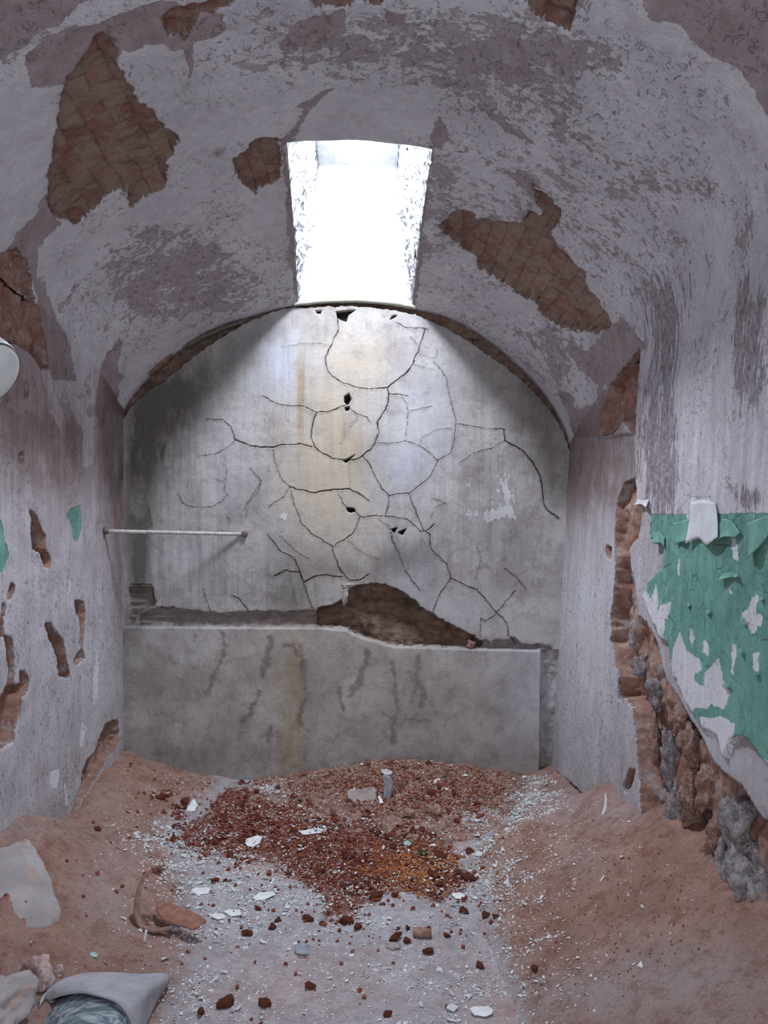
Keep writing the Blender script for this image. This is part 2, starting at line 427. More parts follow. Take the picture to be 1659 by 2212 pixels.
# ------------------------------------------------------------------ masonry materials
def mat_plaster():
    g = G('peeling_plaster')
    jit = g.mul(g.sub(g.noise(55, 5, 0.65), 0.5), 16.0)
    jit2 = g.mul(g.sub(g.noise(120, 3, 0.6), 0.5), 8.0)
    j = g.add(jit, jit2)
    B = g.st(g.add(g.attr('B'), g.mul(j, 0.35)), -2.6, -1.2)
    spk = g.attr('spk'); strk = g.attr('strk'); und = g.attr('U'); grn = g.attr('Gr'); wog = g.attr('Wg')
    pit = g.attr('pit')
    # peeled areas
    n1 = g.noise(9, 8, 0.68, dist=0.6)
    n1b = g.noise(38, 5, 0.65, v=g.vec((1, 1, 1), (3, 1, 7)))
    # speckle strength only where density is high
    fl = g.st(g.add(g.mul(g.sub(n1, 0.5), 0.75), g.add(g.mul(g.sub(n1b, 0.5), 0.55), g.mul(g.sub(spk, 0.62), 0.55))), -0.01, 0.05)
    n2 = g.noise(5.5, 9, 0.72, v=g.vec((1, 1, 1), (7, 2, 5)), dist=0.4)
    fl2 = g.st(g.add(g.sub(n2, 0.5), g.mul(g.sub(spk, 0.5), 0.32)), 0.075, 0.095)
    fl = g.mx(fl, g.mul(fl2, 0.9))
    Mm = g.mx(g.st(g.add(g.attr('M'), j), -1.5, 1.5), g.mul(fl, 0.85))
    tick = g.mul(g.st(g.noise(1.0, 6, 0.8, v=g.vec((46, 30, 46), (4, 4, 4)), dist=0.8), 0.565, 0.62), g.st(g.add(g.noise(3.2, 3), g.mul(spk, 0.5)), 0.60, 0.76))
    # long vertical peeling grain
    ns = g.noise(1.0, 6, 0.7, v=g.vec((70, 70, 11)))
    ns2 = g.noise(1.0, 3, 0.6, v=g.vec((9, 9, 2.4), (2, 5, 3)))
    fs = g.st(g.add(g.add(g.sub(ns, 0.5), g.mul(g.sub(ns2, 0.5), 0.6)), g.mul(g.sub(strk, 0.5), 0.35)), 0.06, 0.13)
    fs = g.mul(fs, g.st(strk, 0.05, 0.3))
    # colours
    tone = g.noise(3.0, 5, 0.6)
    white = g.mix(g.st(tone, 0.3, 0.7), (0.62, 0.61, 0.63), (0.76, 0.755, 0.77))
    white = g.mulc(white, g.mix(g.st(g.noise(20, 6, 0.7), 0.3, 0.75), (0.86, 0.84, 0.88), (1, 1, 1)))
    mauve = g.mix(g.st(g.noise(14, 6, 0.65), 0.3, 0.7), (0.31, 0.25, 0.255), (0.42, 0.35, 0.36))
    grey = g.mix(g.st(g.noise(7, 7, 0.7), 0.3, 0.7), (0.42, 0.395, 0.41), (0.57, 0.55, 0.575))
    c = g.mix(Mm, white, mauve)
    c = g.mix(g.mul(tick, 0.55), c, (0.20, 0.175, 0.19))
    dgrain = g.mix(g.st(g.noise(60, 3), 0.4, 0.6), (0.20, 0.16, 0.18), (0.40, 0.34, 0.36))
    c = g.mix(g.mul(fs, 0.85), c, dgrain)
    Um = g.st(g.add(und, j), -1.5, 1.5)
    c = g.mix(Um, c, grey)
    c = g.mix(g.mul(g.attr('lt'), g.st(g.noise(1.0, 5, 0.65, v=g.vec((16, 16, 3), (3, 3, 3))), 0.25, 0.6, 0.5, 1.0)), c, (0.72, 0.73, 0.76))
    # paint: green and its white remnants
    Gm = g.st(g.add(grn, g.mul(j, 0.7)), -0.8, 0.8)
    gnz = g.noise(11, 6, 0.6)
    green = g.mix(g.st(gnz, 0.3, 0.7), (0.135, 0.33, 0.27), (0.20, 0.43, 0.35))
    vc = g.voro(13, v=g.vec((1, 1, 0.8)), feature='DISTANCE_TO_EDGE')
    vedge = g.mul(g.st(g.add(vc, g.mul(g.sub(g.noise(30, 4), 0.5), 0.05)), 0.0, 0.035, 1.0, 0.0), g.st(g.noise(4.3, 3), 0.48, 0.6))
    green = g.mix(g.mul(vedge, 0.55), green, (0.05, 0.14, 0.12))
    wstr = g.noise(1.0, 4, 0.6, v=g.vec((26, 26, 8), (1, 2, 3)))
    Wm = g.mx(g.st(g.add(wog, g.mul(j, 0.9)), -0.8, 0.8), g.mul(g.st(wstr, 0.70, 0.73), Gm))
    c = g.mix(Gm, c, green)
    c = g.mix(Wm, c, (0.74, 0.74, 0.78))
    # brown damp and dirt
    dirt = g.attr('dirt')
    c = g.mulc(c, (0.50, 0.39, 0.35), g.mn(g.mul(dirt, g.st(g.noise(6, 6, 0.7), 0.25, 0.6, 0.5, 1.0)), 1.0))
    # fine vertical drips
    drip = g.st(g.noise(1.0, 5, 0.65, v=g.vec((32, 32, 1.6))), 0.35, 0.7)
    c = g.mulc(c, g.mix(drip, (0.76, 0.72, 0.74), (1, 1, 1)), g.attr('drp'))
    # pits
    pm = g.mul(g.mx(g.st(g.noise(1.0, 3, 0.6, v=g.vec((75, 60, 42))), 0.635, 0.67), g.st(g.noise(1.0, 2, 0.5, v=g.vec((150, 130, 100), (5, 5, 5))), 0.66, 0.69)), pit)
    c = g.mix(g.mul(pm, 0.75), c, (0.12, 0.105, 0.12))
    grit = g.noise(190, 4, 0.8)
    c = g.mulc(c, g.mix(g.st(grit, 0.33, 0.60), (0.80, 0.78, 0.79), (1.03, 1.03, 1.03)), 1.0)
    dust = g.st(g.noise(1.0, 8, 0.75, v=g.vec((12, 12, 5), (8, 8, 8))), 0.52, 0.66)
    c = g.mulc(c, (0.80, 0.74, 0.74), g.mul(dust, 0.65))
    # exposed masonry
    bn = g.t.nodes.new('ShaderNodeTexBrick')
    wob = g.mul(g.sub(g.noise(5, 3), 0.5), 0.05)
    g.put(bn.inputs['Vector'], g.comb(g.add(g.attr('bu'), wob), g.add(g.attr('bv'), wob)))
    bn.inputs['Scale'].default_value = 1.0; bn.inputs['Brick Width'].default_value = 0.15
    bn.inputs['Row Height'].default_value = 0.064; bn.inputs['Mortar Size'].default_value = 0.0045
    bn.inputs['Mortar Smooth'].default_value = 0.6
    g.put(bn.inputs['Color1'], (0.38, 0.235, 0.185)); g.put(bn.inputs['Color2'], (0.25, 0.115, 0.095)); g.put(bn.inputs['Mortar'], (0.19, 0.125, 0.105))
    rub = g.mix(g.st(g.noise(16, 7, 0.7), 0.35, 0.65), (0.27, 0.13, 0.095), (0.43, 0.27, 0.21))
    rub = g.mix(g.st(g.noise(11, 5, 0.7, v=g.vec((1, 1, 1), (9, 9, 2))), 0.52, 0.62), rub, (0.40, 0.35, 0.34))
    ism = g.attr('rub')
    bc = g.mix(ism, g.mix(g.st(g.noise(14, 7, 0.72), 0.42, 0.60), bn.outputs[0], (0.34, 0.255, 0.205)), rub)
    c = g.mix(B, c, bc)
    # relief
    pk = g.mx(g.mx(Mm, Um), fs)
    pk = g.mul(pk, g.sub(1.0, g.mul(Gm, 0.9)))
    h = g.sub(g.mul(pk, -0.7), g.mul(tick, 0.5))
    h = g.add(h, g.mul(g.mx(Gm, Wm), 0.6))
    h = g.add(h, g.add(g.mul(g.noise(48, 5, 0.65), 0.6), g.mul(grit, 0.35)))
    h = g.sub(h, pm); h = g.add(h, g.mul(g.mul(vedge, Gm), -0.5))
    hb = g.add(g.mul(bn.outputs[1], g.sub(-0.9, g.mul(ism, -0.9))), g.mul(g.noise(30, 8, 0.75), 3.2))
    h = g.math('ADD', g.mul(h, g.sub(1.0, B)), g.mul(hb, B))
    nrm = g.bump(h, 0.0045, 0.9)
    return g.done(c, nrm, 0.88, 0.25)


def mat_back():
    g = G('cracked_render')
    jit = g.mul(g.sub(g.noise(60, 5, 0.65), 0.5), 10.0)
    tone = g.noise(4.5, 7, 0.65)
    c = g.mix(g.st(tone, 0.3, 0.7), (0.34, 0.315, 0.305), (0.53, 0.51, 0.49))
    blot = g.st(g.noise(15, 8, 0.75, dist=0.5), 0.50, 0.60)
    c = g.mulc(c, (0.76, 0.71, 0.70), g.mul(blot, 0.75))
    gr = g.noise(170, 4, 0.8)
    c = g.mulc(c, g.mix(g.st(gr, 0.33, 0.6), (0.80, 0.78, 0.78), (1.03, 1.03, 1.03)), 1.0)
    c = g.mix(g.mn(g.mul(g.attr('warm'), g.st(g.noise(9, 6, 0.7), 0.3, 0.62, 0.3, 1.0)), 1.0), c, (0.49, 0.42, 0.33))
    c = g.mix(g.mn(g.mul(g.attr('cool'), g.st(g.noise(8, 6, 0.7, v=g.vec((1, 1, .4), (4, 4, 4))), 0.3, 0.62, 0.3, 1.0)), 1.0), c, (0.53, 0.54, 0.60))
    strk = g.noise(1.0, 7, 0.7, v=g.vec((38, 38, 2.0)))
    c = g.mulc(c, g.mix(g.st(strk, 0.3, 0.62), (0.68, 0.66, 0.66), (1, 1, 1)), g.attr('strk'))
    # pale scaling crusts, and the lit top edge of the slab painted in
    crust_lit_edge = g.st(g.add(g.attr('crust_lit_edge'), g.mul(g.sub(g.noise(1.0, 7, 0.75, v=g.vec((42, 42, 16))), 0.5), 1.8)), 0.5, 0.62)
    c = g.mix(g.mul(crust_lit_edge, 0.7), c, (0.66, 0.66, 0.68))
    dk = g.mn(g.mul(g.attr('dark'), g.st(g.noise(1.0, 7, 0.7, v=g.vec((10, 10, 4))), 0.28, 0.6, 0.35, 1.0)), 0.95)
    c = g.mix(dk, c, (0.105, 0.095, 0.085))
    br = g.st(g.add(g.attr('stain'), g.add(jit, g.mul(g.sub(g.noise(26, 7, 0.75), 0.5), 26))), -4, 7)
    c = g.mix(g.mul(br, g.st(g.noise(35, 6, 0.75), 0.3, 0.6, 0.5, 0.92)), c, (0.19, 0.145, 0.135))
    sp = g.st(g.noise(85, 5, 0.75), 0.61, 0.67)
    c = g.mulc(c, (0.6, 0.56, 0.57), g.mul(sp, 0.8))
    och = g.mn(g.attr('och'), 1.0)
    c = g.mulc(c, (0.82, 0.66, 0.42), g.mul(och, g.st(g.noise(1.0, 6, 0.7, v=g.vec((18, 18, 3))), 0.3, 0.6, 0.25, 1.0)))
    # cracks
    k = g.attr('crk')
    kk = g.add(k, g.mul(g.sub(g.noise(90, 3), 0.5), 1.3))
    cm = g.st(kk, 0.0, 0.9, 1.0, 0.0)
    halo = g.st(k, 0.0, 7.0, 0.30, 0.0)
    c = g.mulc(c, (0.6, 0.55, 0.52), halo)
    c = g.mix(g.mul(cm, 0.9), c, (0.035, 0.03, 0.03))
    B = g.st(g.add(g.attr('B'), jit), -1, 1)
    rub = g.mix(g.st(g.noise(13, 7, 0.72, v=g.vec((1, 1, 1.8))), 0.33, 0.66), (0.10, 0.062, 0.045), (0.27, 0.18, 0.14))
    c = g.mix(B, c, rub)
    P = g.st(g.attr('P'), -1, 1)
    c = g.mix(P, c, (0.02, 0.017, 0.015))
    h = g.add(g.add(g.mul(g.noise(55, 6, 0.7), 0.6), g.mul(gr, 0.3)), g.mul(g.noise(9, 4), 0.9))
    h = g.sub(h, g.mul(cm, 1.4)); h = g.sub(h, g.mul(br, 0.45)); h = g.add(h, g.mul(crust_lit_edge, 0.35))
    h = g.add(h, g.st(k, 0.5, 5.0, 0.5, 0.0))
    h = g.add(g.mul(h, g.sub(1.0, B)), g.mul(g.mul(g.noise(20, 8, 0.75), 3.0), B))
    return g.done(c, g.bump(h, 0.0045, 0.9), 0.9, 0.2)


def mat_floor():
    g = G('dusty_floor')
    n = g.noise(5, 8, 0.7)
    c = g.mix(g.st(n, 0.35, 0.65), (0.40, 0.37, 0.385), (0.52, 0.50, 0.53))
    c = g.mix(g.mul(g.mn(g.attr('pink'), 1.0), g.st(g.noise(9, 6, 0.7), 0.3, 0.6, 0.4, 1.0)), c, (0.46, 0.295, 0.25))
    rs = g.st(g.add(g.attr('rust'), g.mul(g.sub(g.noise(14, 7, 0.75), 0.5), 90)), -6, 12)
    c = g.mix(g.mul(rs, 0.9), c, g.mix(g.st(g.noise(50, 5), 0.4, 0.6), (0.16, 0.05, 0.03), (0.26, 0.10, 0.06)))
    wf = g.st(g.noise(1.0, 5, 0.8, v=g.vec((75, 170, 75))), 0.60, 0.66)
    c = g.mix(g.mul(wf, g.mn(g.attr('chips'), 1.0)), c, (0.72, 0.74, 0.76))
    dk = g.st(g.noise(110, 4, 0.8), 0.60, 0.68)
    c = g.mulc(c, (0.62, 0.52, 0.50), g.mul(dk, 0.7))
    c = g.mulc(c, g.mix(g.st(g.noise(26, 7, 0.75), 0.35, 0.62), (0.80, 0.75, 0.74), (1, 1, 1)), 1.0)
    h = g.add(g.mul(g.noise(60, 6, 0.75), 1.0), g.mul(wf, 0.4))
    return g.done(c, g.bump(h, 0.006, 0.9), 0.95, 0.15)


def mat_sand():
    g = G('red_sand')
    n = g.noise(6, 8, 0.7)
    c = g.mix(g.st(n, 0.3, 0.7), (0.30, 0.175, 0.135), (0.42, 0.275, 0.22))
    c = g.mix(g.mul(g.mn(g.attr('pale'), 1.0), 0.8), c, (0.42, 0.365, 0.36))
    toe = g.st(g.add(g.attr('toe'), g.mul(g.sub(g.noise(12, 7, 0.75), 0.5), 1.3)), 0.35, 0.75)
    c = g.mix(toe, c, (0.44, 0.40, 0.41))
    c = g.mulc(c, (0.50, 0.30, 0.26), g.mul(g.st(g.noise(95, 6, 0.82), 0.54, 0.63), 0.75))
    c = g.mulc(c, (0.66, 0.47, 0.42), g.mul(g.st(g.noise(11, 9, 0.82), 0.47, 0.62), 0.75))
    c = g.mix(g.mul(g.st(g.noise(150, 3, 0.7, v=g.vec((1, 1, 1), (6, 6, 6))), 0.62, 0.68), 0.6), c, (0.60, 0.50, 0.46))
    wf = g.st(g.noise(1.0, 5, 0.8, v=g.vec((95, 150, 95), (3, 3, 3))), 0.655, 0.70)
    c = g.mix(g.mul(wf, g.mn(g.attr('chips'), 1.0)), c, (0.70, 0.69, 0.68))
    h = g.add(g.mul(g.noise(80, 7, 0.85), 1.3), g.mul(g.noise(12, 6), 1.4))
    return g.done(c, g.bump(h, 0.005, 0.8), 0.97, 0.1)


M_PL, M_BK, M_FL, M_SD = mat_plaster(), mat_back(), mat_floor(), mat_sand()

# ------------------------------------------------------------------ field baking shared by ceiling and side walls


RSTRK = [(1435, 850, 50, 260, .9), (1420, 1020, 45, 110, .5), (1625, 760, 45, 150, 1.0), (1600, 1060, 50, 50, .5), (1640, 1080, 40, 30, .5), (1440, 640, 90, 110, .45), (1620, 600, 45, 90, .35)]


def bake(P, N, kind, bu, bv):
    """P (n,3) base points, N inward normals -> displaced points and attributes"""
    px, py = proj(P)
    vis = P[:, 1] > 1.6
    wa = 9 if kind == 'ceiling' else 4.5
    w1 = fbm(P, 22 if kind == 'ceiling' else 11, 4, 1) * wa; w2 = fbm(P, 22 if kind == 'ceiling' else 11, 4, 2) * wa
    qx, qy = px + w1, py + w2
    far = ~vis
    allB = list(BR)
    if kind == 'left': allB += LW
    if kind == 'right': allB += CAV
    B = union(qx, qy, allB)
    lw = 14 if kind == 'ceiling' else 3
    M = union(qx + fbm(P, 6, 3, 14) * lw, qy + fbm(P, 6, 3, 15) * lw, MV)
    Z = P[:, 2]
    n0 = len(P)
    Um = np.full(n0, -60.0); Gr = np.full(n0, -60.0); Wg = np.full(n0, -60.0)
    spk = np.full(n0, 0.45); strk = np.zeros(n0); pit = np.zeros(n0); dirt = np.zeros(n0); drp = np.zeros(n0)
    if kind == 'ceiling':
        spk = 0.36 + blobs(px, py, [(1060, 120, 170, 130, .34), (1250, 120, 130, 90, .25), (430, 560, 190, 110, .30), (330, 640, 150, 90, .25), (1090, 480, 170, 130, .14), (700, 110, 260, 90, .28), (1250, 300, 200, 120, .15), (940, 400, 70, 150, .22), (1230, 740, 120, 90, .32), (40, 130, 150, 120, .25), (1440, 450, 200, 160, .12)]) - blobs(px, py, [(90, 330, 110, 160, .5), (420, 220, 110, 90, .2), (560, 480, 60, 90, .3), (1400, 260, 130, 90, .18), (790, 250, 130, 60, .55)])  # speckle cut above the skylight edge, a whiter patch imitating glare
        spk += fbm(P, 1.6, 3, 9) * 0.14
        drp[:] = 0.3
        strk = np.clip(blobs(px, py, RSTRK) - blobs(px, py, [(1535, 950, 35, 200, 1.3)]), 0, 1) + blobs(px, py, [(200, 780, 60, 110, .2)])
    elif kind == 'left':
        Um = 25.0 - np.maximum(0, (960 - py)) * 0.35 + fbm(P, 4, 4, 5) * 30
        Um = np.where(py > 1000, 30, Um)
        Um = np.maximum(Um, -50)
        # white strips running down over the bare plaster
        ws = union(qx, qy, [[(85,800),(105,800),(120,850),(140,900),(140,955),(128,930),(105,880)], [(150,880),(165,850),(190,900),(205,900),(205,1000),(180,1010),(178,930)],
                            [(210,1400),(216,1440),(212,1510),(200,1530),(204,1450)], [(178,1560),(188,1570),(180,1612),(172,1615),(172,1585)], [(105,1665),(130,1660),(128,1700),(108,1700)], [(138,1685),(143,1690),(150,1735),(142,1740)],
                            [(144,1250),(152,1255),(154,1280),(148,1280)], [(236,1378),(240,1385),(236,1400)], [(219,1328),(222,1345),(217,1350)]])
        Wg = ws
        Gr = union(qx, qy, [[(140,1115),(150,1098),(172,1090),(175,1140),(168,1170),(158,1165),(150,1130)], [(-30,1120),(5,1125),(12,1170),(22,1195),(8,1230),(-30,1260)]])
        pit = 0.9 * sstep(py, 1150, 1300)
        dirt = blobs(px, py, [(40, 850, 80, 190, 1.0), (150, 980, 60, 140, .9), (250, 1010, 34, 230, 1.0), (60, 1000, 80, 70, .5), (240, 860, 30, 100, .3), (90, 1180, 40, 40, .2), (260, 1250, 16, 160, .5)])
        drp = 0.25 + 0.6 * sstep(P[:, 2], 0.7, 1.5); spk[:] = 0.3
        strk = blobs(px, py, [(250, 1050, 40, 150, .15)])
    elif kind == 'right':
        Um = union(qx, qy, UND)
        Gr = union(qx, qy, GRN); Wg = union(qx, qy, WOG)
        Gr = np.where(P[:, 2] > 0, Gr, -60)
        pit = 0.9 * sstep(py, 1180, 1300) * sstep(-px, -1400, -1330) + 0.25
        pit = np.where(Gr > -2, 0, pit)
        inner = blobs(px, py, RSTRK) - blobs(px, py, [(1535, 950, 35, 200, 1.3)])
        strk = np.clip(inner, 0, 1)
        dirt = blobs(px, py, [(1300, 1010, 95, 130, 1.05), (1230, 990, 30, 80, .4), (1350, 880, 30, 80, .4), (1235, 1060, 30, 110, .35), (1380, 870, 16, 140, .3), (1570, 1690, 30, 20, .6), (1620, 1600, 25, 20, .6)])
        drp = (0.35 + 0.5 * sstep(P[:, 2], .7, 1.4)) * (0.4 + 0.6 * sstep(ZSR + rise(P[:, 1]) - P[:, 2], 0.0, 0.5)); spk = 0.36 + fbm(P, 1.6, 3, 9) * 0.14
    ism = np.ones(n0); lt = np.zeros(n0)
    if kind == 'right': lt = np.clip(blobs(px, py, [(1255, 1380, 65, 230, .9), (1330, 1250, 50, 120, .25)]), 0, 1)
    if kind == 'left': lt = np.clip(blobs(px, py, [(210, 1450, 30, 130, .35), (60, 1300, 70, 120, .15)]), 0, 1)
    if kind == 'ceiling': ism[:] = np.where((px < 110) & (py > 520), 1.0, 0.0)
    # plaster edges stand proud of the masonry
    depth = {'ceiling': 0.034, 'left': 0.046, 'right': 0.055}[kind]
    jb = B + fbm(P, 45, 3, 3) * (6 if kind == 'ceiling' else 1.6)
    B = jb
    rec = sstep(jb, -2, 2)
    inner = (fbm(P, 9, 5, 4) * 0.03 + fbm(P, 30, 3, 6) * 0.012)
    if kind == 'right':
        inner = inner + fbm(P * np.array([1, 1, .7]), 5, 3, 8) * 0.05
        deep = sstep(P[:, 2], 1.2, 0.5)
        depth = depth + deep * 0.03
    und = fbm(P, 1.3, 3, 7) * 0.012 + fbm(P, 6, 4, 8) * 0.004
    coat = 0.0
    if kind == 'right':
        # thick white / green coat on top of the undercoat, with sharp broken edge
        coat = 0.014 * sstep(-(Um + fbm(P, 40, 3, 12) * 5), -2, 2) * sstep(ZSR + rise(P[:, 1]) - P[:, 2], 0.0, 0.35)
    if kind == 'left': coat = 0.0
    disp = und + coat - rec * (depth - inner)
    Q = P + N * np.asarray(disp)[:, None]
    at = dict(B=np.clip(B, -60, 60), M=np.clip(M, -60, 60), U=np.clip(Um, -60, 60), Gr=np.clip(Gr, -60, 60), Wg=np.clip(Wg, -60, 60),
              spk=np.clip(spk, 0, 1), strk=np.clip(strk, 0, 1), pit=pit, dirt=np.clip(dirt, 0, 1), drp=drp, lt=lt, rub=ism, bu=bu, bv=bv)
    return Q, at


def spaced(a, b, step, a2=None, step2=0.1):
    v = np.arange(a, b, step)
    return v


def depths(near, fine, front=-0.6):
    f = np.linspace(D + 0.13, near, int((D + 0.13 - near) / fine) + 1)
    r = np.linspace(near, front, 22)[1:]
    return np.concatenate([f, r])


# ------------------------------------------------------------------ ceiling (vault) with the skylight opening
Y1 = np.linspace(D + 0.13, YN, 190); Y2 = np.linspace(YN, 2.15, 160)[1:]; Y3 = np.linspace(2.15, -0.6, 20)[1:]
YS = np.concatenate([Y1, Y2, Y3])
nL, nM, nR = 165, 74, 190
rows = []; rowt = []
for y in YS:
    a = np.clip((y - YN) / (D - YN), -0.6, 1)
    a0 = np.clip(a, 0, 1)
    tl = t_at_x(SKL_N + (SKL_F - SKL_N) * a0); tr = t_at_x(SKR_N + (SKR_F - SKR_N) * a0)
    t = np.concatenate([np.linspace(0, tl, nL), np.linspace(tl, tr, nM)[1:], np.linspace(tr, ALEN, nR)[1:]])
    x, z = arch(t)
    xm = (XL + XR1) / 2; hw = (XR1 - XL) / 2; uu = np.abs(x - xm) / hw
    bl = float(sstep(np.array(D - y), 0.15, 1.3)) * 3.7
    x = xm + np.sign(x - xm) * hw * (uu + bl * np.clip(uu - .5, 0, 1) ** 2 * (1 - uu))
    rows.append(np.stack([x, np.full_like(x, y), z + rise(y)], -1)); rowt.append(t)
P = np.array(rows); T = np.array(rowt)
NU = P.shape[1]
du = np.gradient(P, axis=1); dv = np.gradient(P, axis=0)
N = np.cross(du, dv); N /= np.linalg.norm(N, axis=2)[..., None]
ctr = np.array([0, 0, 1.6])
sgn = np.sign(((ctr * np.array([1, 0, 1]) - P * np.array([1, 0, 1])) * N).sum(-1))[..., None]
N = N * sgn
Q, at = bake(P.reshape(-1, 3), N.reshape(-1, 3), 'ceiling', P[..., 1].ravel(), T.ravel())
Q = Q.reshape(P.shape)
j0, j1 = nL - 1, nL + nM - 2
keep = np.ones((P.shape[0] - 1, NU - 1), bool)
keep[:len(Y1) - 1, j0:j1] = False
ceil_o = link('ceiling', grid_mesh('ceiling', Q, keep, at), M_PL)
tag(ceil_o, 'whitewashed barrel vault with peeling paint and patches of bare brick', 'ceiling', kind='structure')
EDGE_L = Q[:len(Y1), j0].copy(); EDGE_R = Q[:len(Y1), j1].copy(); EDGE_N = Q[len(Y1) - 1, j0:j1 + 1].copy()

# ------------------------------------------------------------------ side walls


def side_wall(kind, near, fine):
    ys = depths(near, fine)
    nz = 330 if kind == 'left' else 310
    u = np.linspace(0, 1, nz)
    if kind == 'left':
        top = ZSL + rise(ys)
        Z = -0.25 + (top[:, None] + 0.25) * u[None]
        Z = np.concatenate([Z, Z[:, -1:], Z[:, -1:] + .012, Z[:, -1:] + .05, Z[:, -1:] + .10], 1)
        X = np.full_like(Z, XL); X[:, -3] -= .035; X[:, -2] -= .045; X[:, -1] -= .045
        Nn = np.array([1.0, 0, 0])
    else:
        top = ZSR + rise(ys)
        Z = -0.25 + (top[:, None] + 0.25) * u[None]
        Z = np.concatenate([Z, Z[:, -1:], Z[:, -1:] + .012, Z[:, -1:] + .05, Z[:, -1:] + .10], 1)
        X = xr(Z, ys[:, None]); X[:, -3] += .035; X[:, -2] += .045; X[:, -1] += .045
        Nn = np.array([-1.0, 0, 0])
    Yg = np.repeat(ys[:, None], Z.shape[1], 1)
    P = np.stack([X, Yg, Z], -1)
    N = np.broadcast_to(Nn, P.shape)
    Q, at = bake(P.reshape(-1, 3), N.reshape(-1, 3), kind, P[..., 1].ravel(), P[..., 2].ravel())
    kp = np.ones((P.shape[0] - 1, P.shape[1] - 1), bool); kp[:, nz - 1] = False
    return link('wall_' + kind, grid_mesh('wall_' + kind, Q.reshape(P.shape), kp, at, flip=(kind == 'left')), M_PL)


wl = tag(side_wall('left', 2.9, 0.0075), 'left cell wall of grey plaster with long slots of missing render', 'wall', kind='structure')
wr = tag(side_wall('right', 2.1, 0.0075), 'right cell wall with peeling green and white paint over broken rubble masonry', 'wall', kind='structure')

# ------------------------------------------------------------------ end wall
xs = np.arange(XL - 0.10, XR1 + 0.12, 0.004); zs = np.arange(-0.25, 2.75, 0.004)
Xg, Zg = np.meshgrid(xs, zs)
P = np.stack([Xg, np.full_like(Xg, D), Zg], -1).reshape(-1, 3)
px, py = proj(P)
w1 = fbm(P, 16, 4, 21) * 7; w2 = fbm(P, 16, 4, 22) * 7
qx, qy = px + w1, py + w2
kx, ky = px + fbm(P, 28, 3, 23) * 3.5, py + fbm(P, 28, 3, 24) * 3.5
crk = np.full(len(P), 40.0)
for w, L in CRACKS:
    crk = np.minimum(crk, seg_dist(kx, ky, L) * 1.0 + (1.0 - w))
# gap of bare masonry between wall render and vault
az = arch_at_x(P[:, 0])
_, apy = proj(np.stack([P[:, 0], P[:, 1], az], -1))
gw = np.interp(px, [267, 320, 345, 400, 470, 540, 600, 640, 660, 770, 880, 905, 960, 1040, 1100, 1180, 1215, 1235], [12, 22, 30, 30, 22, 10, 3, 4, 8, 10, 12, 14, 20, 26, 20, 12, 8, 6])
gap = gw - np.abs(py - apy) * np.interp(px, [267, 340, 500, 770, 1050, 1180, 1230], [.62, .75, .93, 1, .8, .6, .4])
hole = sdf(qx, qy, HOLE)
band = union(qx, qy, [[(300,1330),(345,1310),(400,1318),(480,1325),(560,1320),(620,1322),(680,1318),(686,1352),(500,1354),(300,1352)], [(1045,1385),(1100,1384),(1110,1378),(1130,1392),(1185,1395),(1190,1404),(1042,1404)],
                      [(278,1268),(330,1268),(335,1300),(300,1330),(278,1352)]])
pits = union(px, py, PITS)
# front face of the lower slab: ledge line
ledge = np.interp(qx + 0 * qy, [200, 300, 690, 750, 790, 850, 1000, 1170, 1300], [1354, 1354, 1356, 1362, 1380, 1396, 1401, 1405, 1405])
slab = np.minimum(py - ledge, (1168 - qx * 0.4 - px * 0.6) - (py - 1400) * 0.02)
low = sstep(slab, -1.2, 1.2)
strip = sstep(np.minimum(px - 1168, py - 1405), -2, 2)        # narrow recess beside the slab
und = fbm(P, 1.6, 3, 31) * 0.010 + fbm(P, 7, 4, 32) * 0.003
cell = fbm(P, 3.3, 2, 33) * 0.004
Bm = np.maximum(hole, gap + fbm(P, 30, 3, 41) * 5)
Bm = np.where(slab > 0, -40, Bm)
bandm = np.where(slab > 0, -40, band)
recess = sstep(hole + fbm(P, 40, 3, 34) * 4, -1.5, 1.5) * (0.085 + fbm(P, 8, 5, 35) * 0.05) * (1 - low) \
    + sstep(gap + fbm(P, 30, 3, 41) * 5, -1, 2) * (0.035 + fbm(P, 25, 4, 36) * 0.025) * (1 - low) \
    + sstep(bandm, -1.5, 1.5) * (0.03 + fbm(P * np.array([.5, 1, 2.2]), 14, 5, 37) * 0.03) \
    + sstep(pits, -1, 1) * 0.05 + strip * (0.03 + fbm(P, 12, 3, 38) * 0.02)
crkd = 0.006 * sstep(-crk, -1.6, 0)
fwdm = low * 0.028
Yd = D - und - cell - fwdm + recess + crkd * (1 - low)
Pn = P.copy(); Pn[:, 1] = Yd
stain = np.full(len(P), -60.0)
for w, L in STAIN: stain = np.maximum(stain, w - seg_dist(qx, qy, L))
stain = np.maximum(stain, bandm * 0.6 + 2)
stain = np.maximum(stain, np.where(strip > 0.5, -2 + fbm(P, 10, 4, 40) * 10, -60))
warm = blobs(px, py, [(720, 900, 90, 180, .9), (800, 780, 70, 60, .5), (690, 1020, 80, 80, .8), (720, 1130, 90, 90, .6), (600, 1450, 60, 80, .4), (760, 1450, 200, 120, .3)])
cool = blobs(px, py, [(600, 780, 60, 80, .9), (930, 900, 60, 150, .5), (870, 1000, 60, 100, .6), (480, 1000, 90, 110, .35), (400, 1220, 120, 100, .35), (1150, 1480, 60, 140, .6), (900, 1270, 50, 80, .5), (1000, 1330, 60, 40, .5)])
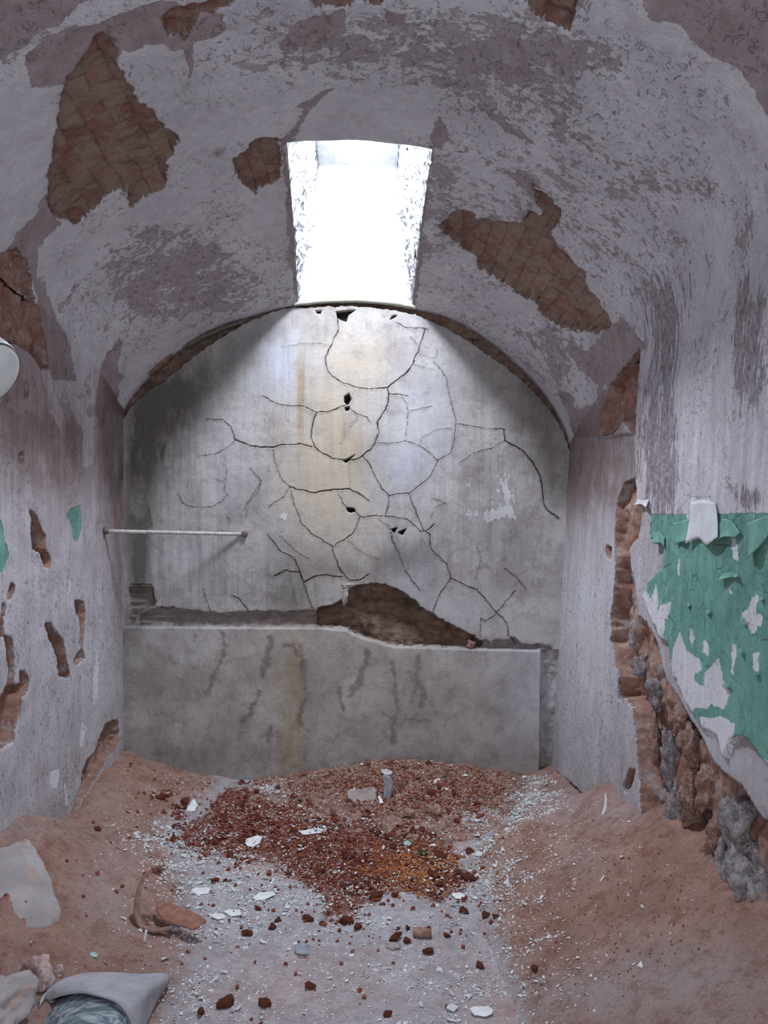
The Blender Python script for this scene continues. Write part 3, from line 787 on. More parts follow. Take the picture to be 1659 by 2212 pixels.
dark = blobs(px, py, [(300, 1060, 30, 160, 1.3), (330, 930, 40, 80, .9), (380, 870, 70, 80, .9), (460, 800, 90, 70, .7), (560, 725, 60, 50, .5), (370, 980, 50, 90, .5), (300, 1250, 26, 120, .7), (1100, 800, 100, 100, .55), (1180, 900, 60, 120, .6), (1000, 700, 70, 40, .5), (1190, 1040, 30, 60, .5), (640, 1290, 70, 45, .6), (570, 1290, 90, 25, .35),
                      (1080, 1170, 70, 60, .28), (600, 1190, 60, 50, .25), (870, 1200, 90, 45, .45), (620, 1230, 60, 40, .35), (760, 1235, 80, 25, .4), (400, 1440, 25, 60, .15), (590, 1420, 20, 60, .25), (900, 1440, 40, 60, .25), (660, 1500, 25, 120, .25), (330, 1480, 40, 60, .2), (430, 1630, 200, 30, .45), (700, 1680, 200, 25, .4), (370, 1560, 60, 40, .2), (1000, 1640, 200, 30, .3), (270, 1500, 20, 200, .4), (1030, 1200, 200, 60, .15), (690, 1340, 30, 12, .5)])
strkA = np.clip(blobs(px, py, [(330, 1000, 90, 260, .9), (440, 1080, 90, 140, .6), (1050, 1010, 110, 130, .8), (1000, 1180, 200, 90, .5), (480, 1250, 180, 70, .6), (600, 850, 80, 140, .45), (750, 950, 100, 120, .4)]) + 0.15, 0, 1) * (1 - 0.7 * low)
crust_lit_edge = blobs(px, py, [(1090, 1060, 45, 60, .62), (1010, 1030, 20, 90, .45), (1075, 1110, 70, 16, .5), (1035, 1130, 40, 12, .4), (435, 828, 22, 10, .75), (615, 1115, 14, 14, .7), (560, 1130, 18, 5, .6), (780, 760, 70, 60, .25), (850, 1150, 16, 10, .5), (450, 1353, 150, 4, .5), (1120, 1405, 40, 4, .5), (790, 1365, 25, 5, .4)])  # the thin strips paint the lit line along the ledge
och = blobs(px, py, [(652, 820, 8, 60, .9), (650, 920, 9, 60, .6), (770, 950, 12, 50, .5), (740, 930, 10, 40, .5), (635, 1500, 22, 150, .75), (625, 1620, 40, 60, .5), (590, 930, 14, 60, .25), (745, 1270, 8, 30, .4)])
crk = np.where(slab > -1, 40, crk)
Pg = Pn.reshape(Xg.shape + (3,))
cz = arch_at_x((Xg[:-1, :-1] + Xg[1:, 1:]) / 2)
keep = (Zg[:-1, :-1] < cz + 0.09)
wb = link('wall_back', grid_mesh('wall_back', Pg, keep, dict(B=np.clip(Bm, -60, 60), P=np.clip(pits, -60, 60), crk=crk, stain=stain, warm=warm, cool=cool, dark=np.clip(dark + .14 * low, 0, 1.1), strk=strkA, crust_lit_edge=crust_lit_edge, och=och)), M_BK)
tag(wb, 'cracked end wall with a broken hole above a projecting lower slab', 'wall', kind='structure')

# front wall behind the camera, with the low cell doorway
def box_bm(bm, lo, hi):
    vs = [bm.verts.new((x, y, z)) for x in (lo[0], hi[0]) for y in (lo[1], hi[1]) for z in (lo[2], hi[2])]
    for f in ((0,1,3,2),(4,6,7,5),(0,4,5,1),(2,3,7,6),(0,2,6,4),(1,5,7,3)): bm.faces.new([vs[i] for i in f])


def bm_obj(name, bm, mat, parent=None, smooth=False):
    bmesh.ops.recalc_face_normals(bm, faces=bm.faces[:])
    me = bpy.data.meshes.new(name); bm.to_mesh(me); bm.free()
    return link(name, me, mat, parent, smooth)


M_WW = simple('old_whitewash', (0.52, 0.49, 0.50), (0.68, 0.66, 0.67), 8)
bm = bmesh.new()
for lo, hi in (((XL - .1, -.75, -.2), (-.5, -.6, 3.2)), ((.5, -.75, -.2), (XR1 + .1, -.6, 3.2)), ((-.5, -.75, 2.1), (.5, -.6, 3.2))): box_bm(bm, lo, hi)
tag(bm_obj('wall_front', bm, M_WW), 'whitewashed wall with the doorway behind the viewer', 'wall', kind='structure')

# ------------------------------------------------------------------ skylight shaft
nh = 60
g_ = G('flaking_shaft_paint')
fm = g_.noise(48, 7, 0.78, v=g_.vec((1, 1, .45)), dist=0.6)
cc = g_.mix(g_.st(fm, 0.47, 0.55), (0.07, 0.065, 0.07), (0.62, 0.63, 0.65))
cc = g_.mix(g_.st(g_.noise(13, 4), 0.66, 0.72), cc, (0.30, 0.19, 0.16))
M_SB = simple('overexposed_shaft_plaster', (0.70, 0.71, 0.73), (0.80, 0.81, 0.83), 20, .002)  # whiter than the sides: overexposure of the shaft put into its colour
M_SH = g_.done(cc, g_.bump(g_.add(fm, g_.noise(80, 4)), 0.012, 1.0), 0.9, 0.2)
TX0, TX1, TY0, TY1 = -0.20, 0.17, 3.45, D - 0.06
shaft_b = empty('window_1', (0, 4.1, 3.0))
tag(shaft_b, 'splayed skylight shaft with flaking white paint cut through the vault', 'skylight', kind='structure')


def ztop(y): return np.interp(y, [3.45, 4.2, 4.69, 4.9], [3.245, 3.08, 3.42, 3.44])


def shaft_face(name, bottom, top, amp, mat=None):
    v = np.linspace(0, 1, nh)[:, None, None]
    Pf = bottom[None] * (1 - v) + top[None] * v
    flat = Pf.reshape(-1, 3)
    n = np.cross(top[-1] - bottom[0], top[0] - bottom[-1]); n = n / np.linalg.norm(n)
    ww = (np.sin(np.pi * np.clip(v, 0, 1)) ** .35 * np.ones(Pf.shape[:2] + (1,))).reshape(-1)
    flat = flat + n * ((fbm(flat, 9, 5, 51) * amp) * ww)[:, None]
    o = link(name, grid_mesh(name, flat.reshape(Pf.shape)), mat or M_SH, shaft_b)
    o.location = -shaft_b.location
    return o


def lin(a, b, n): return np.stack([np.linspace(a[i], b[i], n) for i in range(3)], -1)


def topline(x, n):
    y = np.linspace(TY1 + .1, TY0, n)
    return np.stack([np.full(n, x), y, ztop(y)], -1)


nb = len(Y1)
shaft_face('shaft_side', EDGE_L, topline(TX0, nb), 0.02)
shaft_face('shaft_side', EDGE_R, topline(TX1, nb), 0.02)
shaft_face('shaft_head', EDGE_N, lin((TX0, TY0, ztop(TY0)), (TX1, TY0, ztop(TY0)), len(EDGE_N)), 0.01)
xb = np.linspace(SKL_F - .02, SKR_F + .02, 60)
fb = np.stack([xb, np.full(60, D - 0.012), arch_at_x(xb) + 0.004], -1)
shaft_face('shaft_back', fb, lin((TX0 - .01, TY1, 3.42), (TX1 + .01, TY1, 3.42), 60), 0.006, M_SB)
shaft_face('shaft_top', topline(TX0 - .02, nb), topline(TX1 + .02, nb), 0.0, M_SB)
# thin worn lip under the back face
lv = []
for dy, dz in ((-0.014, 0.0), (-0.016, -0.010), (0.0, -0.013), (0.08, -0.012), (0.08, 0.01), (-0.010, 0.012)):
    lv.append(np.stack([xb, np.full(60, D - 0.012 + dy), arch_at_x(xb) + 0.006 + dz], -1))
lv.append(lv[0])
lip = np.array(lv).reshape(-1, 3); lip[:, 2] += fbm(lip, 20, 3, 55) * 0.004
M_LIP = simple('worn_sill', (0.45, 0.43, 0.35), (0.62, 0.60, 0.52), 30)
o = link('sill', grid_mesh('sill', lip.reshape(7, 60, 3)), M_LIP, shaft_b); o.location = -shaft_b.location
# narrow glazing slot at the top of the shaft, lit by the sky
gm = bpy.data.materials.new('sky_lit_glazing'); gm.use_nodes = True
nt = gm.node_tree; nt.nodes.clear()
em = nt.nodes.new('ShaderNodeEmission'); om = nt.nodes.new('ShaderNodeOutputMaterial')
em.inputs[0].default_value = (0.89, 0.97, 1.10, 1); em.inputs[1].default_value = 345.0
nt.links.new(em.outputs[0], om.inputs[0])
gx0, gx1, gy0, gy1 = -.055, .035, 3.55, 4.10
me = raw_mesh('glass', [(gx0, gy0, ztop(gy0) - .006), (gx1, gy0, ztop(gy0) - .006), (gx1, gy1, ztop(gy1) - .006), (gx0, gy1, ztop(gy1) - .006)], [(0, 3, 2, 1)])
o = link('glass', me, gm, shaft_b, False); o.location = -shaft_b.location
tag(o, 'bright sky-lit glazing slot')
gm2 = gm.copy(); gm2.name = 'added_shaft_glow'; gm2.node_tree.nodes['Emission'].inputs[1].default_value = 16.0  # second glowing pane, added to turn the inside of the shaft white
me = raw_mesh('glass', [(TX0 + .02, 4.2, ztop(4.2) - .004), (TX1 - .02, 4.2, ztop(4.2) - .004), (TX1 - .02, 4.68, ztop(4.68) - .008), (TX0 + .02, 4.68, ztop(4.68) - .008)], [(0, 3, 2, 1)])
o = link('glass', me, gm2, shaft_b, False); o.location = -shaft_b.location
tag(o, 'added glowing pane that whitens the back of the shaft')

# curled flakes of paint on the shaft sides and lower lip
def flake_arrays(centers, normals, sizes, curl, rng, n=3):
    V = []; Fq = []
    for c, nn, s in zip(centers, normals, sizes):
        nn = nn / np.linalg.norm(nn)
        t = np.cross(nn, rng.normal(size=3)); t /= np.linalg.norm(t); b = np.cross(nn, t)
        base = len(V); asp = rng.uniform(.35, .9)
        for i in range(n + 1):
            for j in range(2):
                a = i / n; k = (j - .5) * asp * (1 - .55 * a ** 2) * rng.uniform(.8, 1.2)
                V.append(c + s * (t * (a - .1) + b * k + nn * curl * a * a))
        for i in range(n):
            q = base + i * 2
            Fq.append((q, q + 1, q + 3, q + 2))
    return np.array(V), np.array(Fq)


rng = np.random.default_rng(5)
cs = []; ns = []; ss = []
for E, xt, sg in ((EDGE_L, TX0, 1), (EDGE_R, TX1, -1)):
    for _ in range(420):
        i = rng.integers(8, nb - 2); v = rng.uniform(0.02, 0.75)
        ty = TY1 + .1 + (TY0 - TY1 - .1) * i / (nb - 1); top = np.array([xt, ty, ztop(ty)])
        cs.append(E[i] * (1 - v) + top * v + np.array([sg * .006, 0, 0])); ns.append(np.array([sg, -.5, -.25]) + rng.normal(size=3) * .35); ss.append(rng.uniform(.012, .045))
V_, F_ = flake_arrays(cs, ns, ss, 0.45, rng)
M_CH = simple('white_paint_flake', (0.66, 0.68, 0.68), (0.80, 0.81, 0.82), 25, 0.001)
o = link('peeling_paint', raw_mesh('peeling_paint', V_, F_), M_CH, shaft_b); o.location = -shaft_b.location
tag(o, kind='stuff')

# ------------------------------------------------------------------ floor and heaps
def floor_h(x, y):
    P = np.stack([x, y, np.zeros_like(x)], -1).reshape(-1, 3)
    return (fbm(P, 2.2, 4, 61) * 0.018 + fbm(P, 14, 4, 62) * 0.006).reshape(np.shape(x)) - 0.004


def left_bank(x, y):
    pk = np.interp(y, [0, 2.4, 2.75, 3.0, 3.25, 3.45, 3.65, 3.85, 4.1, 4.4, 4.75], [.30, .30, .30, .33, .33, .27, .16, .11, .13, .15, .15])
    wd = np.interp(y, [0, 2.4, 2.8, 3.1, 3.4, 3.7, 4.0, 4.4, 4.75], [.75, .70, .72, .72, .62, .52, .46, .5, .60])
    t = (x - XL) / wd
    P = np.stack([x, y, np.zeros_like(x)], -1).reshape(-1, 3)
    n = (fbm(P, 5, 4, 63) * 0.035 + fbm(P, 26, 4, 64) * 0.012).reshape(np.shape(x))
    h = pk * (1 - np.clip(t, 0, 2)) ** 1.0
    h = np.where(t > 1, -(t - 1) * 0.25, h * (0.85 + 0.15 * np.cos(np.pi * np.clip(t, 0, 1))))
    return h + n * np.clip(1.3 - t, 0.15, 1) + 0.004


def right_bank(x, y):
    pk = np.interp(y, [0, 2.2, 2.6, 3.0, 3.3, 3.5, 3.66, 3.75, 3.88, 4.0, 4.2, 4.5, 4.75], [.37, .37, .36, .35, .31, .29, .30, .28, .20, .14, .10, .07, .05])
    wd = np.interp(y, [0, 2.2, 2.7, 3.2, 3.6, 3.9, 4.2, 4.75], [.55, .62, .60, .60, .62, .50, .35, .2])
    t = (XR0 + .02 - x) / wd
    P = np.stack([x, y, np.zeros_like(x)], -1).reshape(-1, 3)
    n = (fbm(P, 5, 4, 65) * 0.035 + fbm(P, 26, 4, 66) * 0.012).reshape(np.shape(x))
    h = pk * (1 - np.clip(t, -.3, 2)) ** 1.0
    h = np.where(t > 1, -(t - 1) * 0.25, h)
    return h + n * np.clip(1.3 - t, 0.15, 1) + 0.004


def mound(x, y):
    P = np.stack([x, y, np.zeros_like(x)], -1).reshape(-1, 3)
    n = (fbm(P, 8, 4, 67) * 0.02 + fbm(P, 36, 4, 68) * 0.012).reshape(np.shape(x))
    e = np.exp(-((x - 0.22) / 0.52) ** 2) * 0.105
    return e * sstep(y, 3.75, 4.7) + n * sstep(np.exp(-((x - 0.2) / 0.75) ** 2) * sstep(y, 3.6, 4.3), .1, .7) - 0.035 * (1 - sstep(np.exp(-((x - 0.2) / 0.75) ** 2) * sstep(y, 3.55, 4.2), .05, .5))


def ground(x, y):
    x = np.asarray(x, float); y = np.asarray(y, float)
    return np.maximum.reduce([floor_h(x, y), left_bank(x, y), right_bank(x, y), mound(x, y)])


def hit_ground(px, py):
    r = ray(px, py)
    ts = np.linspace(1.5, 5.2, 700)
    pts = EYEP + r * ts[:, None]
    g = ground(pts[:, 0], pts[:, 1])
    i = np.argmax(pts[:, 2] < g)
    if not (pts[:, 2] < g).any(): i = -1
    p = pts[i].copy(); p[2] = g[i]
    return p


def field(name, fn, x0, x1, y0, y1, st, mat, attrf):
    xs = np.arange(x0, x1 + st, st); ys = np.arange(y0, y1 + st, st)
    X, Y = np.meshgrid(xs, ys)
    Z = fn(X, Y)
    P = np.stack([X, Y, Z], -1)
    px, py = proj(P.reshape(-1, 3))
    return P, px, py


CH_BL = [(420, 1850, 120, 60, .9), (560, 1910, 200, 40, .8), (1160, 1720, 60, 40, 1.3), (1080, 1760, 90, 30, .8), (1040, 1870, 110, 60, .8), (600, 1705, 40, 14, 1.0), (700, 1790, 80, 12, .9), (480, 1980, 150, 50, .6), (760, 1960, 160, 40, .5), (1110, 1940, 90, 60, .5), (420, 2150, 60, 40, .8), (950, 1700, 100, 20, .5), (350, 1700, 80, 30, .35), (330, 1800, 60, 40, .7), (1000, 2100, 200, 80, .3), (1240, 1880, 90, 60, .45)]
RUST = [[(335,1712),(360,1708),(390,1740),(430,1765),(470,1720),(500,1698),(560,1700),(580,1725),(680,1730),(720,1745),(800,1765),(880,1770),(930,1790),(980,1830),(1000,1870),(1025,1890),(1010,1925),(940,1950),(870,1925),(790,1950),(760,1990),(700,1990),(690,1940),(640,1905),(590,1870),(520,1860),(450,1850),(385,1835),(370,1800),(390,1770)],
        [(640,1690),(720,1662),(850,1642),(960,1650),(1080,1672),(1130,1690),(1080,1740),(1020,1760),(900,1770),(780,1755),(700,1720)]]


def near_grid(fn, x0, x1, y0, st):
    ys = np.concatenate([np.linspace(-0.6, 2.2, 8)[:-1], np.arange(2.2, D + .1, st)])
    xs = np.arange(x0, x1 + st, st)
    X, Y = np.meshgrid(xs, ys)
    return np.stack([X, Y, fn(X, Y)], -1)


P = near_grid(floor_h, XL - .05, XR1 + .05, 2.2, 0.012)
px, py = proj(P.reshape(-1, 3))
rust = np.clip(union(px, py, RUST), -60, 60)
chips = 0.35 + blobs(px, py, CH_BL)
pink = blobs(px, py, [(560, 1880, 90, 20, .8), (600, 2150, 250, 50, .5), (1300, 2100, 200, 200, .8), (1180, 1960, 100, 60, .5), (350, 2050, 60, 60, .7), (750, 2080, 300, 40, .25), (1200, 2180, 200, 60, .5), (300, 1700, 120, 60, .6), (1000, 1830, 120, 30, .5)])
fl = link('floor', grid_mesh('floor', P, None, dict(rust=rust, chips=chips, pink=pink)), M_FL)
tag(fl, 'dust-covered cell floor strewn with paint chips and brick crumbs', 'floor', kind='structure')

def above(P):
    d = P[..., 2] - floor_h(P[..., 0], P[..., 1])
    return (d[:-1, :-1] > -.015) | (d[1:, 1:] > -.015)


def toe(P): return np.exp(-np.clip(P[..., 2] - floor_h(P[..., 0], P[..., 1]), 0, 1) / .035).ravel()


P = near_grid(left_bank, XL - .045, XL + .95, 2.2, 0.009)
px, py = proj(P.reshape(-1, 3))
o = link('sand_bank', grid_mesh('sand_bank', P, above(P), dict(toe=toe(P), pale=blobs(px, py, [(30, 1790, 160, 30, .5), (230, 1930, 70, 110, .65), (40, 2150, 60, 80, .5), (400, 2100, 100, 100, .5), (230, 1720, 60, 40, .3)]), chips=.35 + blobs(px, py, CH_BL))), M_SD)
tag(o, 'reddish sand bank spilled along the foot of the left wall', 'sand pile', kind='stuff')
P = near_grid(right_bank, XR0 - .85, XR1 + .08, 2.2, 0.009)
px, py = proj(P.reshape(-1, 3))
o = link('sand_bank', grid_mesh('sand_bank', P, above(P), dict(toe=toe(P), pale=blobs(px, py, [(1330, 1750, 60, 40, .6), (1500, 2110, 230, 90, .8), (1250, 2160, 150, 60, .7), (1220, 1740, 60, 60, .6), (1260, 1860, 70, 40, .4)]), chips=.5 + blobs(px, py, CH_BL + [(1270, 1960, 120, 60, .6), (1350, 2100, 200, 100, .5)]))), M_SD)
tag(o, 'reddish sand bank heaped against the broken foot of the right wall', 'sand pile', kind='stuff')
xs = np.arange(-.75, 1.02, .009); ys = np.arange(3.55, D + .05, .009)
X, Y = np.meshgrid(xs, ys)
P = np.stack([X, Y, mound(X, Y)], -1)
M_MD = simple('brick_soil', (0.15, 0.075, 0.055), (0.30, 0.18, 0.145), 22, 0.006, 0.97, 0.1, c2=(0.42, 0.30, 0.26))
o = link('rubble_mound', grid_mesh('rubble_mound', P, above(P)), M_MD)
tag(o, 'low mound of dark brick soil heaped against the end wall', 'rubble heap', kind='stuff')

# ------------------------------------------------------------------ loose fragments
ICO = None
def ico(sub):
    bm = bmesh.new(); bmesh.ops.create_icosphere(bm, subdivisions=sub, radius=1)
    V = np.array([v.co[:] for v in bm.verts]); Fc = np.array([[v.index for v in f.verts] for f in bm.faces]); bm.free()
    return V, Fc


IC1, IC2, IC3 = ico(1), ico(2), ico(4)


def lump(seed, base=IC2, rough=0.35, dims=(1, 1, .75)):
    V = base[0].copy()
    r = np.random.default_rng(seed)
    for _ in range(7):                       # chop with random planes -> facets
        n = r.normal(size=3); n /= np.linalg.norm(n); d = r.uniform(.55, .9)
        k = V @ n - d
        V = V - np.outer(np.maximum(k, 0), n)
    V = V * (1 + fbm(V, 1.4, 4, seed * .37) * rough + fbm(V, 3.1, 3, seed * .7) * rough * .55)[:, None]
    return V * np.array(dims), base[1]


def chip_shape(seed):
    r = np.random.default_rng(seed); n = r.integers(5, 9)
    a = np.sort(r.uniform(0, 2 * np.pi, n)) ; rad = r.uniform(.55, 1.0, n)
    x = np.cos(a) * rad; y = np.sin(a) * rad * r.uniform(.4, .9)
    bend = r.uniform(-.25, .35)
    z = bend * x * x
    top = np.stack([x, y, z + .04], -1); bot = np.stack([x, y, z - .04], -1)
    return top, bot


def chip_mesh(name, seed, mat):
    t, b = chip_shape(seed); n = len(t)
    me = bpy.data.meshes.new(name)
    fs = [tuple(range(n)), tuple(range(2 * n - 1, n - 1, -1))] + [(i, n + i, n + (i + 1) % n, (i + 1) % n) for i in range(n)]
    me.from_pydata([tuple(v) for v in np.concatenate([t, b])], [], fs); me.update(); me.materials.append(mat)
    return me


M_CR = simple('red_brick_crumb', (0.17, 0.048, 0.032), (0.29, 0.10, 0.065), 40, 0.004, 0.97, 0.1)
M_CR2 = simple('brown_clod', (0.27, 0.15, 0.115), (0.42, 0.28, 0.22), 40, 0.004, 0.97, 0.1)
M_TQ = simple('turquoise_paint', (0.32, 0.56, 0.50), (0.45, 0.66, 0.62), 40, 0.001)

lumps = []
for i in range(8):
    V, Fc = lump(100 + i, ico(3), .55, dims=(1, RNG.uniform(.6, .9), RNG.uniform(.45, .75)))
    me = raw_mesh('brick_fragment', V, Fc); me.materials.append(M_CR); me.polygons.foreach_set('use_smooth', [True] * len(me.polygons))
    lumps.append(me)
lumps2 = []
for i in range(5):
    V, Fc = lump(140 + i, dims=(1, RNG.uniform(.7, 1), RNG.uniform(.5, .8)))
    me = raw_mesh('brick_fragment', V, Fc); me.materials.append(M_CR2); me.polygons.foreach_set('use_smooth', [True] * len(me.polygons))
    lumps2.append(me)
chips_me = [chip_mesh('paint_chip', 200 + i, M_CH) for i in range(12)]
chips_tq = [chip_mesh('paint_chip', 230 + i, M_TQ) for i in range(3)]


def rand_ground(n, dens, rng, x0=-1.2, x1=1.0, y0=2.35, y1=4.68):
    out = np.zeros((0, 4))
    while len(out) < n:
        m = 6000
        x = rng.uniform(x0, x1, m); y = rng.uniform(y0, y1, m); z = ground(x, y)
        ok = x < XR0 - .02
        P = np.stack([x, y, z], -1); px, py = proj(P)
        d = dens(px, py, P)
        sel = (rng.uniform(0, 1, m) < d) & ok & (px > -20) & (px < W + 20) & (py < H + 25)
        out = np.concatenate([out, np.concatenate([P[sel], d[sel][:, None]], 1)])
    return out[:n]


def place(name, me, p, s, rot, label, cat, group=None):
    o = bpy.data.objects.new(name, me); COL.objects.link(o)
    o.location = p; o.scale = s if hasattr(s, '__len__') else (s, s, s); o.rotation_euler = rot
    return tag(o, label, cat, group)


def gz(p, dz=0): return (float(p[0]), float(p[1]), float(ground(np.array([p[0]]), np.array([p[1]]))[0]) + dz)


def slope(p, e=0.02):
    x, y = p[0], p[1]
    a = ground(np.array([x - e, x + e, x, x]), np.array([y, y, y - e, y + e]))
    return math.atan((a[3] - a[2]) / (2 * e)), -math.atan((a[1] - a[0]) / (2 * e))


rng = np.random.default_rng(21)
def d_rust(px, py, P):
    s = union(px, py, RUST) + fbm(P, 13, 5, 71, .7) * 150 - 12
    core = sstep(s, -4, 22)
    out = np.exp(-((px - 760) / 300) ** 2 - ((py - 1930) / 110) ** 2) * .05 + .005
    return np.maximum(core * .9, out) * (px < 1090)


# 300 largest fragments individually, the rest of the crumbs as one object
big = rand_ground(270, d_rust, rng)
NB = 0
for i in range(270):
    p = big[i]; s = rng.uniform(.010, .022) * (1.0 if i > 30 else 1.25)
    px_, py_ = proj(p[None, :3])
    pale = (py_[0] < 1765 and px_[0] > 650 and rng.random() < .75)
    place('brick_fragment', (lumps2 if pale else lumps)[i % (5 if pale else 8)], (p[0], p[1], p[2] + s * .3), s, tuple(rng.uniform(0, 6.28, 3) * (.1, .1, 1)),
          'small pale brown clod lying on the dark mound by the end wall' if pale else 'small crumbly red brick fragment lying among the floor litter',
          'rubble', 'brown clods on the mound' if pale else 'red brick fragments on the floor')
single = [(745,1995,.030,'larger red brick lump with a shorter lump joined on its right'),(772,2006,.020,'small red lump just right of the larger middle lump'),(665,1990,.022,'rounded red brick crumb left of the middle lump'),(855,2030,.026,'red brick fragment with a pale stone under its front edge'),(880,2036,.018,'small red piece right beside the fragment on a pale stone'),
          (925,2060,.022,'dark red crumb standing alone in the right foreground dust'),(880,2008,.016,'thin red sliver behind the cylindrical brick stub'),(966,2024,.015,'small flat red chip right of the cylindrical brick stub'),(590,2005,.018,'red crumb left of the blue-grey shard'),(572,2170,.024,'round dark red lump alone in the front dust'),(488,2172,.030,'broken red lump in the left foreground beside the pale patch'),
          (435,2192,.020,'red crumb at the very front, near the pale patch'),(668,2135,.020,'long crumbly red piece in the front centre of the floor'),(1155,2098,.018,'red lump in the front dust to the right, at the sand edge'),(1003,1972,.022,'red brick chip on the dust near the right edge of the rust-coloured litter'),(838,2195,.016,'small red crumb at the front edge, right of centre'),(530,2020,.018,'red crumb in the white litter in front of the rusty plate'),
          (465,1905,.018,'dark clod on the smooth pink patch left of the litter'),(488,1905,.014,'round dark crumb right of the clod on the pink patch'),(1010,1905,.034,'rust-orange lump at the right tip of the brick litter'),(350,1725,.030,'dark red lump at the left tip of the litter'),(400,1735,.030,'reddish clump next to the far left lump'),(380,1790,.026,'round red clump on the left edge of the litter')]
for i, (a, b, s, lb) in enumerate(single):
    p = hit_ground(a, b)
    place('brick_fragment', lumps[i % 8], (p[0], p[1], p[2] + s * .35), (s, s * .9, s * .9), (0, 0, i * 1.3), lb, 'rubble')

def scatter_mesh(name, pts, shapes, sizes, rng, mat, tilt=.4, lift=.3):
    Vs = []; Fs = []; off = 0
    for i in range(len(pts)):
        V, Fc = shapes[i % len(shapes)]
        a, b, c = rng.uniform(-tilt, tilt), rng.uniform(-tilt, tilt), rng.uniform(0, 6.28)
        R = np.array(Matrix.Rotation(c, 3, 'Z') @ Matrix.Rotation(a, 3, 'X') @ Matrix.Rotation(b, 3, 'Y'))
        Vs.append((V * sizes[i]) @ R.T + pts[i, :3] + np.array([0, 0, sizes[i] * lift])); Fs.append(Fc + off); off += len(V)
    o = link(name, raw_mesh(name, np.concatenate(Vs), np.concatenate(Fs)), mat, None, False)
    return o


pts = rand_ground(6500, d_rust, rng)
o = scatter_mesh('brick_crumbs', pts, [lump(300 + i, IC1) for i in range(8)], rng.uniform(.003, .011, 6500) * (1 + .3 * (rng.random(6500) > .9)), rng, M_CR, 3)
tag(o, 'scatter of fine red brick crumbs across the middle of the floor', 'rubble', kind='stuff')
def d_mound(px, py, P): return sstep(union(px, py, RUST[1:]) + fbm(P, 8, 3, 74) * 20, -6, 10) * .9
pts = rand_ground(2600, d_mound, rng)
o = scatter_mesh('brown_grit', pts, [lump(320 + i, IC1) for i in range(6)], rng.uniform(.003, .012, 2600), rng, M_CR2, 3)
tag(o, 'brown grit covering the mound at the foot of the end wall', 'rubble', kind='stuff')
def d_moss(px, py, P): return np.exp(-((px - 900) / 75) ** 2 - ((py - 1875) / 35) ** 2) * .9
pts = rand_ground(900, d_moss, rng)
M_OR = simple('orange_crumb', (0.36, 0.13, 0.04), (0.42, 0.18, 0.07), 40, 0.003, 0.97, 0.1)
o = scatter_mesh('orange_crumbs', pts, [lump(340 + i, IC1) for i in range(6)], rng.uniform(.004, .011, 900), rng, M_OR, 3)
tag(o, 'patch of orange-brown crumbs in the right part of the red litter', 'rubble', kind='stuff')

def d_chip(px, py, P):
    b = blobs(px, py, CH_BL) * .5 + .06
    r = union(px, py, RUST)
    b = np.where(r > 10, b * .35 + .05, b)
    b = b * (0.25 + 2.2 * np.clip(fbm(P, 9, 4, 72) + .25, 0, 1))
    bank = np.maximum(left_bank(P[:, 0], P[:, 1]) * 1.0, right_bank(P[:, 0], P[:, 1]))
    return np.clip(b * np.where(P[:, 0] > 0, np.exp(-np.maximum(bank - .02, 0) * 7), np.exp(-np.maximum(bank - .02, 0) * 22)), 0, 1)


bigc = rand_ground(285, d_chip, rng)
for i in range(285):
    p = bigc[i]; s = rng.uniform(.009, .024)
    _a, _b = proj(p[None, :3]); p[2] += .012 if union(_a, _b, RUST)[0] > 2 else 0
    ax, ay = slope(p)
    tq = rng.random() < .05
    place('paint_chip', (chips_tq if tq else chips_me)[i % (3 if tq else 12)], (p[0], p[1], p[2] + s * .25 + .001), s, (ax + rng.uniform(-.3, .3), ay + rng.uniform(-.3, .3), rng.uniform(0, 6.28)),
          'pale turquoise paint chip lying in the floor litter' if tq else 'small white paint chip lying flat on the littered floor', 'paint chip', 'turquoise paint chips' if tq else 'white paint chips on the floor')
def tri_chip(seed):
    t, b = chip_shape(seed); n = len(t); V = np.concatenate([t, b])
    Fc = [(0, i, i + 1) for i in range(1, n - 1)] + [(i, n + i, n + (i + 1) % n) for i in range(n)] + [(i, n + (i + 1) % n, (i + 1) % n) for i in range(n)]
    return V, np.array(Fc)
pts = rand_ground(21000, d_chip, rng)
_px, _py = proj(pts[:, :3]); pts[:, 2] += np.where(union(_px, _py, RUST[:1]) > 2, rng.uniform(.002, .016, 21000), 0)
o = scatter_mesh('paint_flecks', pts, [tri_chip(400 + i) for i in range(14)], rng.uniform(.0025, .0075, 21000) * (1 + .9 * (rng.random(21000) > .92)), rng, M_CH, .5, .2)
tag(o, 'fine white paint flecks littering the floor and sand', 'paint flakes', kind='stuff')
def d_sl(px, py, P): return np.exp(-((px - 1380) / 240) ** 2 - ((py - 2010) / 170) ** 2) * .35 + .01
pts = rand_ground(420, d_sl, rng)
o = scatter_mesh('red_crumbs', pts, [lump(360 + i, IC1) for i in range(6)], rng.uniform(.0015, .0045, 420), rng, M_CR, 3)
tag(o, 'sparse red crumbs sprinkled over the right sand bank', 'rubble', kind='stuff')

# ------------------------------------------------------------------ shaped pieces: outline -> plane -> thick slab
def refine(pts, n, jit, rng):
    pts = np.asarray(pts, float); out = []
    for i in range(len(pts)):
        a, b = pts[i], pts[(i + 1) % len(pts)]
        for k in range(n): out.append(a + (b - a) * k / n + (rng.normal(size=2) * jit if k else 0))
    return np.array(out)


